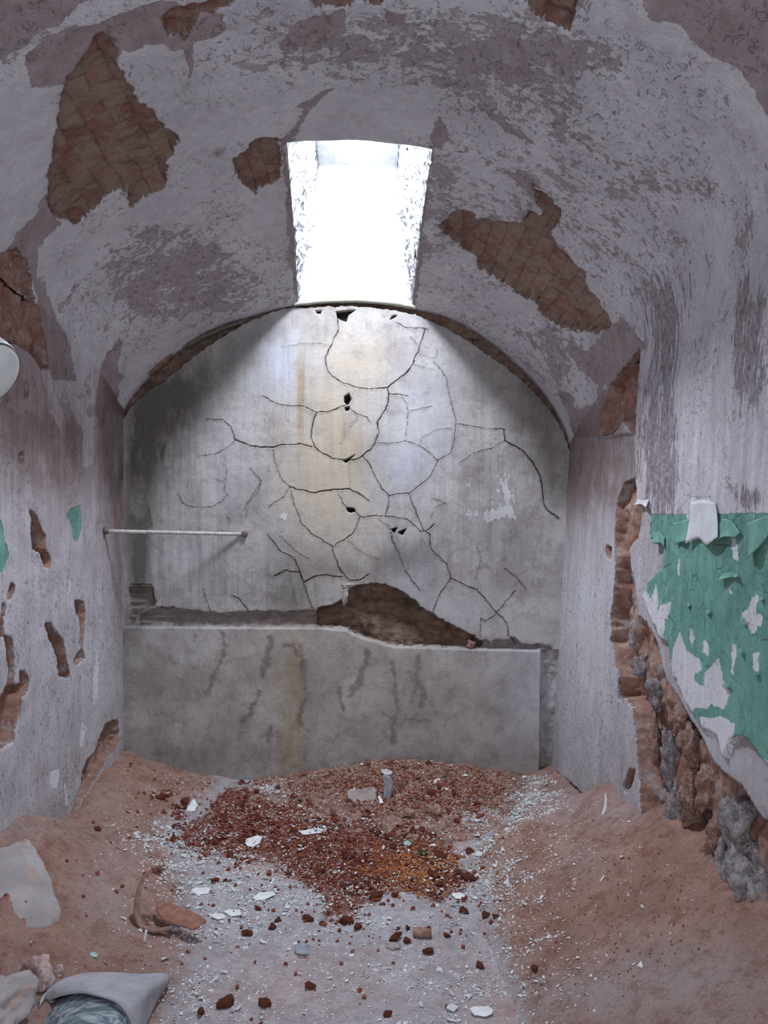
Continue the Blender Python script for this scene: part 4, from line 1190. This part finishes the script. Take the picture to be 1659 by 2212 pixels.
def slab_obj(name, outline, anchor, normal, thick, mat, rng, jit=.8, n=4, rough=.003, parent=None, bend=None):
    """traced outline laid on a real plane through anchor, extruded by its thickness"""
    nrm = np.array(normal, float); nrm /= np.linalg.norm(nrm)
    ol = refine(outline, n, jit, rng)
    r = ray(ol[:, 0], ol[:, 1]); t = ((np.array(anchor) - EYEP) @ nrm) / (r @ nrm)
    Pt = EYEP + r * t[:, None]
    c = Pt.mean(0)
    bm = bmesh.new()
    rings = []
    for f, d in ((.0, 0.0), (.55, .0), (.93, .0), (1.0, -.18 * thick), (1.0, -.8 * thick), (.94, -thick)):
        ring = []
        for p in Pt:
            q = c + (p - c) * f + nrm * d
            if bend: q = q + nrm * bend * ((p - c) @ (p - c)) * f * f
            ring.append(q)
        rings.append(np.array(ring))
    cen = bm.verts.new(c - np.zeros(3)); prev = None
    for ri, ring in enumerate(rings[1:]):
        ring = ring + nrm * (fbm(ring, 25, 3, 80) * rough)[:, None]
        vs = [bm.verts.new(q) for q in ring]
        m = len(vs)
        if prev is None:
            for i in range(m): bm.faces.new((cen, vs[i], vs[(i + 1) % m]))
        else:
            for i in range(m): bm.faces.new((prev[i], vs[i], vs[(i + 1) % m], prev[(i + 1) % m]))
        prev = vs
    cb = bm.verts.new(c - nrm * thick)
    for i in range(m): bm.faces.new((prev[(i + 1) % m], prev[i], cb))
    bmesh.ops.recalc_face_normals(bm, faces=bm.faces[:])
    me = bpy.data.meshes.new(name)
    off = Vector(c) if parent is None else Vector((0, 0, 0))
    bmesh.ops.translate(bm, verts=bm.verts[:], vec=-off)
    bm.to_mesh(me); bm.free()
    o = link(name, me, mat, parent, False); o.location = off
    return o


r5 = np.random.default_rng(55)
M_ST = simple('grey_brown_stone', (0.30, 0.245, 0.23), (0.42, 0.36, 0.34), 18, 0.006)
M_ST2 = simple('grey_slab', (0.30, 0.27, 0.27), (0.40, 0.36, 0.36), 9, 0.006, c2=(0.40, 0.29, 0.25))
M_GR = simple('blue_grey_slate', (0.26, 0.27, 0.31), (0.36, 0.37, 0.41), 30, 0.002)
M_RUS = simple('rusty_plate', (0.24, 0.115, 0.085), (0.33, 0.17, 0.125), 35, 0.003)
M_STRAP = simple('dusty_brown_leather', (0.20, 0.115, 0.095), (0.31, 0.19, 0.16), 50, 0.002)
a = hit_ground(775, 1736)
tag(slab_obj('stone_slab', cv((660, 1620), 4.88, [(428,436),(520,412),(640,392),(728,383),(752,425),(738,540),(640,552),(520,570),(440,510)]), a + np.array([0, .01, .0]), (-.1, -.8, .6), .045, M_ST, r5), 'flat grey-brown stone slab lying tilted on the mound below the end wall', 'stone')
a = hit_ground(838, 1730)
tag(slab_obj('upright_stone', cv((660, 1620), 4.88, [(812,270),(830,262),(885,290),(915,380),(905,450),(888,545),(830,550),(818,430),(826,360)]), a, (-.25, -1, .12), .028, M_GR, r5, jit=.3), 'narrow grey stone splinter standing upright beside the tilted slab', 'stone')
a = hit_ground(835, 1672)
tag(slab_obj('stone_slab', cv((660, 1620), 4.88, [(795,205),(850,195),(920,232),(905,255),(850,268),(800,235)]), a + np.array([0, -.02, .02]), (0, -.6, .8), .018, simple('pale_stone', (.5, .47, .45), (.62, .6, .58), 30), r5, jit=.3), 'small pale flat stone just above the top of the upright splinter', 'stone')
a = hit_ground(60, 1960)
e = .06
hx = (ground(np.array([a[0] + e]), np.array([a[1]]))[0] - ground(np.array([a[0] - e]), np.array([a[1]]))[0]) / (2 * e)
tag(slab_obj('plaster_slab', [(-25,1835),(20,1825),(55,1808),(70,1822),(95,1860),(115,1915),(132,1962),(128,1985),(100,2008),(60,2012),(30,1995),(10,1950),(-25,1930)], a + np.array([0, 0, .012]), (-hx * .8, -.45, 1.0), .04, M_ST2, r5, jit=1.5), 'large pale grey slab half buried in the sand at the left edge', 'stone slab')
a = hit_ground(345, 2005)
tag(slab_obj('rusty_plate', cv((260, 1840), 7.54, [(580,740),(700,780),(830,830),(950,880),(1100,930),(1280,1000),(1400,1070),(1400,1100),(1310,1145),(1290,1190),(1180,1245),(1060,1205),(890,1170),(700,1090),(630,1000),(575,900)]), a + np.array([0.06, 0, .03]), (.1, -.45, 1), .009, M_RUS, r5, jit=.4, bend=-1.2), 'flat rust-brown plate resting against the curved leather strap', 'plate')
tag(slab_obj('slate_piece', cv((260, 1840), 7.54, [(800,1190),(900,1165),(1000,1180),(960,1250),(830,1275)]), a + np.array([0.05, 0, .012]), (0, -.5, 1), .008, M_GR, r5, jit=.2), 'small grey bit poking out from under the rusty plate', 'debris')
a = hit_ground(652, 2062)
tag(slab_obj('slate_shard', [(636,2040),(652,2035),(664,2046),(668,2062),(655,2061),(638,2058)], a + np.array([0, 0, .012]), (.1, -.55, 1), .009, M_GR, r5, jit=.3), 'blue-grey shard lying on the dust in front of the red lumps', 'shard')
tag(slab_obj('dark_sliver', [(642,2062),(655,2066),(668,2068),(669,2071),(655,2071),(644,2067)], a + np.array([0, -.02, .006]), (.0, -.3, 1), .004, M_STRAP, r5, jit=.2), 'thin dark sliver lying just under the blue-grey shard', 'debris')  # thin dark piece along the front edge of the shard
for ol, lb in (([(530,1822),(532,1812),(545,1808),(556,1804),(566,1808),(562,1820),(548,1829),(536,1829)], 'large white paint flake bright on the red crumbs'),
               ([(1015,2178),(1022,2174),(1055,2173),(1065,2180),(1062,2190),(1048,2195),(1025,2192)], 'broad white flake at the bottom front, right of centre'),
               ([(545,1938),(560,1928),(590,1926),(596,1932),(570,1942),(552,1944)], 'long off-white flake behind the row of red lumps'),
               ([(455,1978),(465,1972),(485,1974),(486,1982),(470,1985)], 'pale flake left of the pair near the rusty plate'), ([(482,1970),(495,1963),(520,1965),(520,1976),(500,1979)], 'wide white flake right beside the pale one near the rusty plate'),
               ([(953,1699),(968,1698),(970,1705),(955,1706)], 'square white chip on the dark mound'), ([(932,1686),(950,1681),(950,1690),(942,1692)], 'triangular white chip up on the mound near the end wall'),
               ([(975,1930),(990,1927),(1005,1932),(1000,1940),(985,1941)], 'white flake in front of the right tip of the red litter'), ([(412,1922),(425,1916),(455,1918),(450,1930),(425,1932)], 'white flake above the curved strap end'),
               ([(400,1752),(418,1724),(428,1740),(420,1752)], 'greyish flake among the left clumps'), ([(645,1795),(670,1790),(712,1788),(715,1795),(680,1800),(655,1802)], 'long white flakes lying in the middle of the red crumbs'),
               ([(816,1720),(822,1719),(828,1733),(820,1735)], 'white chip leaning at the foot of the upright splinter')):
    cxm = sum(p[0] for p in ol) / len(ol); cym = max(p[1] for p in ol)
    a = hit_ground(cxm, cym)
    tag(slab_obj('paint_flake', ol, a + np.array([0, 0, .008]), (0, -.25, 1), .003, M_CH, r5, jit=.5, n=3, rough=.002), lb, 'paint flake')
a = hit_ground(880, 1828)
tag(slab_obj('turquoise_flake', [(871,1820),(880,1815),(889,1821),(886,1829),(876,1829)], a + np.array([0, 0, .01]), (0, -.7, 1), .004, M_TQ, r5, jit=.3), 'single turquoise flake on the red crumbs beside the dark tuft', 'paint flake')
a = hit_ground(100, 2065)
tag(slab_obj('turquoise_flake', [(194,2058),(203,2055),(212,2062),(208,2068),(197,2065)], hit_ground(203, 2066) + np.array([0, 0, .006]), (0, -.4, 1), .003, M_TQ, r5, jit=.3), 'turquoise flake on the left sand bank above the grey pipe collar', 'paint flake')

# moss tuft
p = hit_ground(912, 1850)
V, Fc = lump(501, IC3, .6); tuft = raw_mesh('moss_tuft', V * .026, Fc)
o = link('moss_tuft', tuft, simple('dark_moss', (0.06, 0.055, 0.02), (0.12, 0.10, 0.04), 80, 0.006)); o.location = (p[0], p[1], p[2] + .01)
tag(o, 'dark olive moss tuft on the orange crumbs', 'moss')
# cylindrical brick stub and pale stone under a fragment
bm = bmesh.new(); bmesh.ops.create_cone(bm, segments=20, radius1=.016, radius2=.015, depth=.062, cap_ends=True)
bmesh.ops.bevel(bm, geom=[e for e in bm.edges if len(e.link_faces) == 2 and abs(e.calc_face_angle(0)) > 1], offset=.003, segments=2, affect='EDGES')
for v in bm.verts: v.co += Vector(np.random.default_rng(int(abs(v.co.x) * 1e5) % 999).normal(size=3) * .0006)
o = bm_obj('brick_stub', bm, M_CR2, None, True); p = hit_ground(912, 2025); o.location = (p[0], p[1], p[2] + .015); o.rotation_euler = (math.pi / 2, .1, 1.35)
tag(o, 'stubby rounded piece of brown brick lying on its side', 'rubble')
for a, b, sx, sy, sz, lb, mt, sd in ((850, 2046, .026, .02, .010, 'flat pale grey stone under the red brick fragment', M_ST2, 601), (945, 1757, .03, .03, .024, 'pinkish rounded clod on the right side of the mound', M_CR2, 602),
                                     (882, 1762, .028, .026, .022, 'pale brown clod left of the pinkish rounded one', M_CR2, 603), (908, 2190, .02, .02, .02, None, M_CR, 604)):
    if lb is None: continue
    V, Fc = lump(sd, IC3, .4, (1, 1, 1)); p = hit_ground(a, b)
    o = link('clod', raw_mesh('clod', V * np.array([sx, sy, sz]), Fc), mt); o.location = (p[0], p[1], p[2] + sz * .5); tag(o, lb, 'stone')

# rocks at the lower left
def rock(name, px_, py_, dims, seed, mat, label, rot=0, dz=0.3, parent=None, at=None):
    V, Fc = lump(seed, IC3, .45, (1, 1, 1))
    V = V * (1 + (fbm(V, 5, 4, seed) * .10))[:, None]
    p = hit_ground(px_, py_) if at is None else at
    o = link(name, raw_mesh(name, V * np.array(dims), Fc), mat, parent); o.location = (p[0], p[1], p[2] + dims[2] * dz); o.rotation_euler = (0, 0, rot)
    if label: tag(o, label, 'stone')
    return o


M_PK = simple('pink_sandstone', (0.42, 0.30, 0.28), (0.55, 0.44, 0.42), 18, 0.006, c2=(.38, .2, .17))
rock('rock', 82, 2120, (.045, .06, .07), 701, M_PK, 'jagged pinkish rock leaning in the sand above the grey pipe collar', .4, .1)
rock('rock', -12, 2185, (.10, .12, .06), 705, M_ST2, 'broad dusty grey rock in the bottom left corner', .2, .2)
rock('rock', 128, 2105, (.018, .02, .02), 707, M_PK, 'small pale pebble beside the jagged pinkish rock')

# ------------------------------------------------------------------ curved strap with frayed end, stick
def tube(name, pts, radii, mat, parent=None, seg=12, flat=1.0, upv=(0, 0, 1)):
    pts = np.array(pts, float); n = len(pts)
    V = []
    for i in range(n):
        d = pts[min(i + 1, n - 1)] - pts[max(i - 1, 0)]; d /= np.linalg.norm(d)
        s = np.cross(d, upv); s /= np.linalg.norm(s); u2 = np.cross(s, d)
        for k in range(seg):
            a = 2 * math.pi * k / seg
            V.append(pts[i] + radii[i] * (math.cos(a) * s + math.sin(a) * u2 * flat))
    Fs = [(i * seg + k, i * seg + (k + 1) % seg, (i + 1) * seg + (k + 1) % seg, (i + 1) * seg + k) for i in range(n - 1) for k in range(seg)]
    me = bpy.data.meshes.new(name)
    V += [pts[0], pts[-1]]
    Fs += [(n * seg, (k + 1) % seg, k) for k in range(seg)] + [(n * seg + 1, (n - 1) * seg + k, (n - 1) * seg + (k + 1) % seg) for k in range(seg)]
    me.from_pydata([tuple(v) for v in V], [], Fs); me.update()
    return link(name, me, mat, parent)


def spline(pts, n):
    pts = np.array(pts, float); m = len(pts); out = []
    for t in np.linspace(0, m - 1 - 1e-6, n):
        i = int(t); f = t - i
        p0, p1, p2, p3 = pts[max(i - 1, 0)], pts[i], pts[i + 1], pts[min(i + 2, m - 1)]
        out.append(.5 * ((2 * p1) + (-p0 + p2) * f + (2 * p0 - 5 * p1 + 4 * p2 - p3) * f * f + (-p0 + 3 * p1 - 3 * p2 + p3) * f ** 3))
    return np.array(out)


spx = [(338, 1879), (325, 1883), (313, 1893), (304, 1910), (299, 1930), (296, 1955), (297, 1980), (306, 2000), (325, 2009), (350, 2009), (372, 2004)]
sp = spline(spx, 44)
base = hit_ground(297, 1985)
sp3 = []
for i, (a, b) in enumerate(sp):
    # the strap rises from the sand in a standing loop: it lies in one upright plane facing the room
    nrm = np.array([.15, -1, .75]); nrm /= np.linalg.norm(nrm)
    r = ray(a, b); t = ((base + np.array([0, -.02, .034]) - EYEP) @ nrm) / (r @ nrm)
    sp3.append(EYEP + r * t)
rad = np.interp(np.linspace(0, 1, 44), [0, .1, .3, .6, .8, 1], [.006, .007, .008, .011, .014, .012])
root = empty('leather_strap', tuple(base)); tag(root, 'curved brown strap with a frayed tip sticking out of the sand', 'strap')
o = tube('band', [p - base for p in sp3], rad, M_STRAP, root, flat=.55)
V_ = []; F_ = []
tip = np.array(sp3[0]) - base; dr = np.array(sp3[0]) - np.array(sp3[4]); dr /= np.linalg.norm(dr)
for i in range(70):
    d = dr + r5.normal(size=3) * .28; d /= np.linalg.norm(d); L = r5.uniform(.025, .05); s = np.cross(d, r5.normal(size=3)); s /= np.linalg.norm(s); w = .0018
    b0 = tip + r5.normal(size=3) * .004 - dr * .01; k = len(V_)
    u_ = np.cross(d, s)
    V_ += [b0 - s * w, b0 + s * w * .5 + u_ * w, b0 + s * w * .5 - u_ * w, b0 + d * L + np.array([0, 0, -.006])]
    F_ += [(k, k + 1, k + 3), (k + 1, k + 2, k + 3), (k + 2, k, k + 3)]
o = link('frayed_tip', raw_mesh('frayed_tip', V_, F_), simple('rust_fibre', (.22, .09, .07), (.34, .14, .11), 80), root, False)
tag(o, kind='stuff')
a = hit_ground(311, 2036); b = EYEP + ray(316, 2009) * (np.linalg.norm(a - EYEP) / np.linalg.norm(ray(316, 2009)))
o = tube('white_stick', lin(a, b, 6), [.0045] * 6, M_CH, upv=(1, 0, 0)); tag(o, 'thin white stick standing in the sand below the curved strap', 'stick')
tag(slab_obj('paint_flake', [(297,2008),(304,2005),(309,2010),(304,2014)], hit_ground(303, 2013) + np.array([0, 0, .012]), (0, -1, .8), .003, M_CH, r5, jit=.2), 'small white flake just left of the thin white stick', 'paint flake')
# thin white flake upright on the right bank
tag(slab_obj('plaster_sliver', [(1307,1708),(1311,1725),(1310,1745),(1304,1762),(1299,1760),(1304,1742),(1306,1725)], hit_ground(1303, 1762), (-.6, -1, .3), .004, M_CH, r5, jit=.2), 'curved white plaster sliver stuck upright in the right sand bank', 'plaster')

# ------------------------------------------------------------------ pipe with collar at the bottom left
M_COL = simple('grey_sheet', (0.33, 0.33, 0.36), (0.43, 0.42, 0.45), 14, 0.002)
g_ = G('mottled_blue_green')
n_ = g_.noise(1.0, 5, 0.6, v=g_.vec((9, 30, 30)), dist=2.0)
M_BAR = g_.done(g_.mix(g_.st(n_, .42, .6), (0.10, 0.14, 0.16), (0.36, 0.40, 0.43)), g_.bump(n_, .003), .7, .3)
root = empty('pipe_section', tuple(hit_z(180, 2230, 0.0)))
tag(root, 'grey curled collar over a mottled blue-green pipe at the bottom left', 'pipe')
ro = np.array(root.location)
I_px = spline([(92,2176),(112,2160),(140,2149),(175,2144),(215,2151),(250,2163),(272,2185),(285,2212),(290,2250)], 40)
O_px = spline([(84,2176),(104,2146),(135,2122),(180,2107),(235,2102),(300,2106),(366,2109),(340,2160),(300,2245)], 40)
tt = np.linspace(0, 1, 40)
Ih = .03 + .13 * np.sin(np.pi * np.clip(tt * .9 + .05, 0, 1)); Oh = .02 + .085 * np.sin(np.pi * np.clip(tt, 0, 1)) ** .8
gb = np.array([hit_ground(a, min(b, 2200))[2] for a, b in O_px])
I3 = np.array([hit_z(a, b, h) for (a, b), h in zip(I_px, Ih + .02)]); O3 = np.array([hit_z(a, b, h) for (a, b), h in zip(O_px, np.maximum(Oh * .5, gb + .004))])
G3 = []
for v in np.linspace(0, 1, 14):
    q = I3 * (1 - v) + O3 * v; q[:, 2] += .02 * math.sin(math.pi * v) ; G3.append(q - ro)
o = link('collar', grid_mesh('collar', np.array(G3)), M_COL, root)
md = o.modifiers.new('thick', 'SOLIDIFY'); md.thickness = .006; md.offset = 0
B3 = []
c0 = I3.mean(0)
for v in np.linspace(-.12, 1, 16):
    q = c0 + (I3 - c0) * .965; q = q + np.array([-.02 * v, -.42 * v, -.008]); q[:, 2] = q[:, 2] - .01 - .10 * max(v, 0) ** 2
    B3.append(q - ro)
o = link('barrel', grid_mesh('barrel', np.array(B3)), M_BAR, root); tag(o, 'mottled blue-green barrel')
md = o.modifiers.new('thick', 'SOLIDIFY'); md.thickness = .008; md.offset = 0

# ------------------------------------------------------------------ corner rail
A = hit_x(226, 1147, XL + .002); Bp = hit_y(528, 1154, D - .004)
root = empty('corner_rail', tuple(A)); tag(root, 'thin pale metal rail spanning the corner from left wall to end wall', 'rail')
M_RAIL = simple('painted_pipe', (0.38, 0.36, 0.34), (0.52, 0.50, 0.48), 30, .001, .6, .4, c2=(.22, .16, .13))
tube('rod', lin((0, 0, 0), Bp - A, 12), [.0095] * 12, M_RAIL, root)
M_DK = simple('rusted_socket', (0.10, 0.07, 0.06), (0.2, 0.14, 0.12), 60)
dAB = (Bp - A) / np.linalg.norm(Bp - A)
for c, d in ((np.zeros(3) - dAB * .004, np.array([1, 0, 0.])), (Bp - A, np.array([0, -1, 0.]))):
    tube('wall_socket', lin(c, c + d * .022, 3), [.018, .017, .013], M_DK, root)

# ------------------------------------------------------------------ white fixture on the left edge
yF = 2.3
c = hit_y(-24, 812, yF); root = empty('wall_light', tuple(c)); tag(root, 'white enamel drum-shaped fixture with a dark seam at the left edge', 'light fixture')
M_EN = simple('white_enamel', (0.60, 0.62, 0.62), (0.70, 0.71, 0.71), 12, .0006, .45, .5)
ax = np.array([.76, -.30, -.56]); ax /= np.linalg.norm(ax)
e1 = np.cross(ax, [0, 0, 1.]); e1 /= np.linalg.norm(e1); e2 = np.cross(ax, e1)
def lathe(prof, n=64):
    return np.array([[ax * h + r_ * (math.cos(a) * e1 + math.sin(a) * e2) for a in np.linspace(0, 2 * math.pi, n)] for r_, h in prof])
link('shade', grid_mesh('shade', lathe([(.085, -.004), (.093, -.005), (.0965, -.010), (.0975, -.03), (.096, -.08), (.09, -.10), (.075, -.11), (.04, -.114), (.0, -.114)])), M_EN, root)
link('cover', grid_mesh('cover', lathe([(0, .012), (.04, .0115), (.065, .0095), (.083, .006), (.0925, .001), (.0915, -.005)])), M_EN, root)
link('seam', grid_mesh('seam', lathe([(.0922, -.001), (.0952, -.005), (.0948, -.002), (.0925, .002)])), M_DK, root)
bb = -ax * .11
tube('bracket', lin(bb, np.array([XL - c[0], .0, bb[2] + .03]), 5), [.016] * 5, M_EN, root)

# ------------------------------------------------------------------ parts of the end wall and right wall
for (a, b, w_, h_, d_, ang, m_) in ((345, 789, 46, 15, .04, -.62, 'brown'), (362, 774, 24, 13, .035, -.62, 'brown'), (330, 802, 22, 13, .04, -.7, 'brown'), (425, 738, 60, 7, .03, -.5, 'dark'), (470, 716, 50, 7, .03, -.42, 'dark'), (505, 703, 44, 6, .03, -.3, 'dark')):
    bm = bmesh.new(); bmesh.ops.create_cube(bm, size=1)
    bmesh.ops.scale(bm, verts=bm.verts[:], vec=(w_ * U, d_ * 2, h_ * U)); bmesh.ops.bevel(bm, geom=bm.edges[:], offset=.004, segments=2, affect='EDGES')
    bmesh.ops.subdivide_edges(bm, edges=[e for e in bm.edges if e.calc_length() > .03], cuts=3, use_grid_fill=True)
    co = np.array([v.co[:] for v in bm.verts]); dn = fbm(co + a, 40, 3, 3) * .004
    for v, k_ in zip(bm.verts, dn): v.co += v.co.normalized() * float(k_)
    o = bm_obj('edge_brick', bm, simple('edge_brick_' + m_, (.17, .10, .08) if m_ == 'brown' else (.10, .08, .065), (.27, .18, .145) if m_ == 'brown' else (.2, .16, .13), 30, .004), wb)
    o.location = hit_y(a, b, D + .012); o.rotation_euler = (0, ang, 0)
# mortar drip hanging at the left end of the hole
V, Fc = lump(801, IC3, .5, (1, 1, 1))
M_MO = simple('grey_mortar', (.30, .285, .28), (.44, .42, .41), 30, .004)
o = link('mortar_lump', raw_mesh('mortar_lump', V * np.array([.018, .014, .055]), Fc), M_MO, wb); o.location = hit_y(745, 1285, D - .002); o.rotation_euler = (0, .05, 0)
o = link('mortar_lump', raw_mesh('mortar_lump', V * np.array([.042, .014, .013]), Fc), M_MO, wb); o.location = hit_y(748, 1264, D - .002); o.rotation_euler = (0, -.1, 0)
V, Fc = lump(803, IC3, .5, (1, 1, 1))
o = link('rubble_stone', raw_mesh('rubble_stone', V * np.array([.03, .03, .026]), Fc), simple('brown_stone', (.2, .12, .09), (.3, .2, .16), 30, .004), wb); o.location = hit_y(1016, 1393, D + .02)
# stones in the broken foot of the right wall
M_RB = simple('dusty_rubble_stone', (0.22, 0.205, 0.22), (0.46, 0.42, 0.43), 34, 0.028, c2=(.44, .29, .24))
M_RB2 = simple('reddish_rubble_stone', (0.28, 0.15, 0.115), (0.48, 0.34, 0.285), 34, 0.028, c2=(.30, .15, .11))
for i, (a, b, dx, dy, dz, rx, m_) in enumerate(((1455, 1645, .05, .045, .15, .12, M_RB), (1462, 1790, .045, .05, .16, -.12, M_RB), (1628, 1905, .07, .13, .14, .2, M_RB), (1578, 1880, .06, .07, .15, .1, M_RB), (1655, 1985, .08, .11, .12, -.2, M_RB),
                                          (1600, 1785, .06, .10, .09, -.5, M_RB), (1560, 1800, .05, .07, .10, -.4, M_RB2), (1395, 1440, .04, .07, .07, 0, M_RB), (1420, 1490, .04, .08, .08, .3, M_RB), (1500, 1620, .05, .06, .09, 0, M_RB2), (1530, 1700, .05, .06, .09, .4, M_RB2), (1415, 1660, .03, .04, .2, .1, M_RB2), (1475, 1560, .045, .06, .06, 0, M_RB2), (1378, 1380, .035, .05, .07, 0, M_RB), (1545, 1870, .05, .05, .12, 0, M_RB2),
                                          (1350, 1100, .03, .04, .08, 0, M_RB2), (1358, 1290, .03, .04, .05, 0, M_RB), (1500, 1730, .05, .05, .1, .2, M_RB2))):
    zz = 0.5
    for _ in range(4):
        p = hit_x(a, b, float(xr(zz, 3.0)) + .075); zz = p[2]
    V, Fc = lump(820 + i, IC3, .55, (1, 1, 1)); V = V * (1 + fbm(V, 4, 4, i) * .16)[:, None]
    V = V * (1 + fbm(V, 7, 5, i + 50, .7) * .22)[:, None]
    o = link('rubble_stone', raw_mesh('rubble_stone', V * np.array([dx, dy, dz]), Fc), m_, wr); o.location = p; o.rotation_euler = (rx, 0, 0)

# curling paint on the right wall: sheets attached along the top edge, lifting at the bottom
M_GP = simple('green_paint_sheet', (0.11, 0.28, 0.23), (0.17, 0.37, 0.30), 20, .001, .6, .4)
M_WP = simple('white_paint_sheet', (0.54, 0.54, 0.57), (0.64, 0.64, 0.67), 20, .001, .8, .3)
def curl(name, top, bottom, lift, mat, seed, sag=.3, label=None):
    n, m = 20, 12; rg = np.random.default_rng(seed)
    tp = spline(top, n); bt = spline(bottom, n); rowsP = []
    for v in np.linspace(0, 1, m):
        pp = tp * (1 - v) + bt * v
        q = []
        for i, (a, b) in enumerate(pp):
            zz = 1.0
            for _ in range(3):
                p = hit_x(a, b, float(xr(zz, 3.0)) - .017); zz = p[2]
            u_ = i / (n - 1)
            l_ = lift * (v ** 2.2) * (.55 + .45 * math.cos(u_ * 6.3 + seed)) + .001
            q.append(p + np.array([-l_, 0, -sag * l_]))
        rowsP.append(q)
    o = link(name, grid_mesh(name, np.array(rowsP)), mat, wr)
    md = o.modifiers.new('thick', 'SOLIDIFY'); md.thickness = .0015
    if label: tag(o, label)
    return o
curl('paint_curl', [(1494,1085),(1520,1080),(1546,1085)], [(1489,1172),(1510,1163),(1535,1175),(1560,1158)], .016, M_WP, 1, label='white paint strip hanging loose')
curl('paint_curl', [(1455,1130),(1475,1125),(1494,1120)], [(1462,1176),(1475,1170),(1487,1168)], .011, M_GP, 2)
curl('paint_curl', [(1560,1120),(1580,1125),(1600,1150)], [(1545,1172),(1570,1158),(1590,1160)], .011, M_GP, 3)
curl('paint_curl', [(1615,1130),(1640,1120),(1670,1110)], [(1622,1205),(1640,1190),(1665,1150)], .018, M_GP, 4)
curl('paint_curl', [(1412,1150),(1425,1150),(1436,1160)], [(1412,1172),(1425,1172),(1437,1180)], .008, M_GP, 5)
curl('paint_curl', [(1560,1240),(1580,1235),(1595,1240)], [(1558,1252),(1580,1247),(1598,1246)], .010, M_GP, 6)
curl('paint_curl', [(1378,1078),(1390,1080),(1402,1078)], [(1374,1090),(1388,1089),(1400,1094)], .008, M_WP, 7)
for i, (a, b, w_) in enumerate(((1524, 1318, 14), (1600, 1336, 12), (1562, 1478, 16), (1628, 1452, 12), (1484, 1304, 10), (1640, 1290, 12), (1594, 1402, 13))):
    curl('paint_curl', [(a, b), (a + w_ / 2, b - 2), (a + w_, b + 2)], [(a + 3, b + 5), (a + w_ * .6, b + 8), (a + w_ - 2, b + 5)], .005, M_GP, 10 + i)

# ------------------------------------------------------------------ light from the corridor doorway behind the viewer
ld = bpy.data.lights.new('doorway_daylight', 'AREA'); ld.shape = 'RECTANGLE'; ld.size = .95; ld.size_y = 2.0
ld.energy = 44; ld.color = (.88, .95, 1.04)
lo = bpy.data.objects.new('doorway_daylight', ld); COL.objects.link(lo); lo.location = (0, -.62, 1.05)
lo.rotation_euler = (math.radians(108), 0, 0)

w = bpy.data.worlds.new('world'); bpy.context.scene.world = w; w.use_nodes = True
w.node_tree.nodes['Background'].inputs[0].default_value = (.5, .52, .6, 1); w.node_tree.nodes['Background'].inputs[1].default_value = 0.05

# ------------------------------------------------------------------ camera
cam = bpy.data.cameras.new('camera'); co = bpy.data.objects.new('camera', cam); COL.objects.link(co)
cam.sensor_fit = 'VERTICAL'; cam.sensor_height = 24; cam.lens = F / H * 24; cam.clip_start = .05
R = Matrix((right, up, -fwd)).transposed()
co.matrix_world = Matrix.Translation(EYEP) @ R.to_4x4()
sc = bpy.context.scene; sc.camera = co
sc.view_settings.view_transform = 'Standard'; sc.view_settings.look = 'None'
sc.view_settings.exposure = 0.0; sc.view_settings.gamma = 1; sc.view_settings.use_curve_mapping = False
try:
    sc.cycles.max_bounces = 6; sc.cycles.diffuse_bounces = 5; sc.cycles.sample_clamp_indirect = 8
except Exception: pass
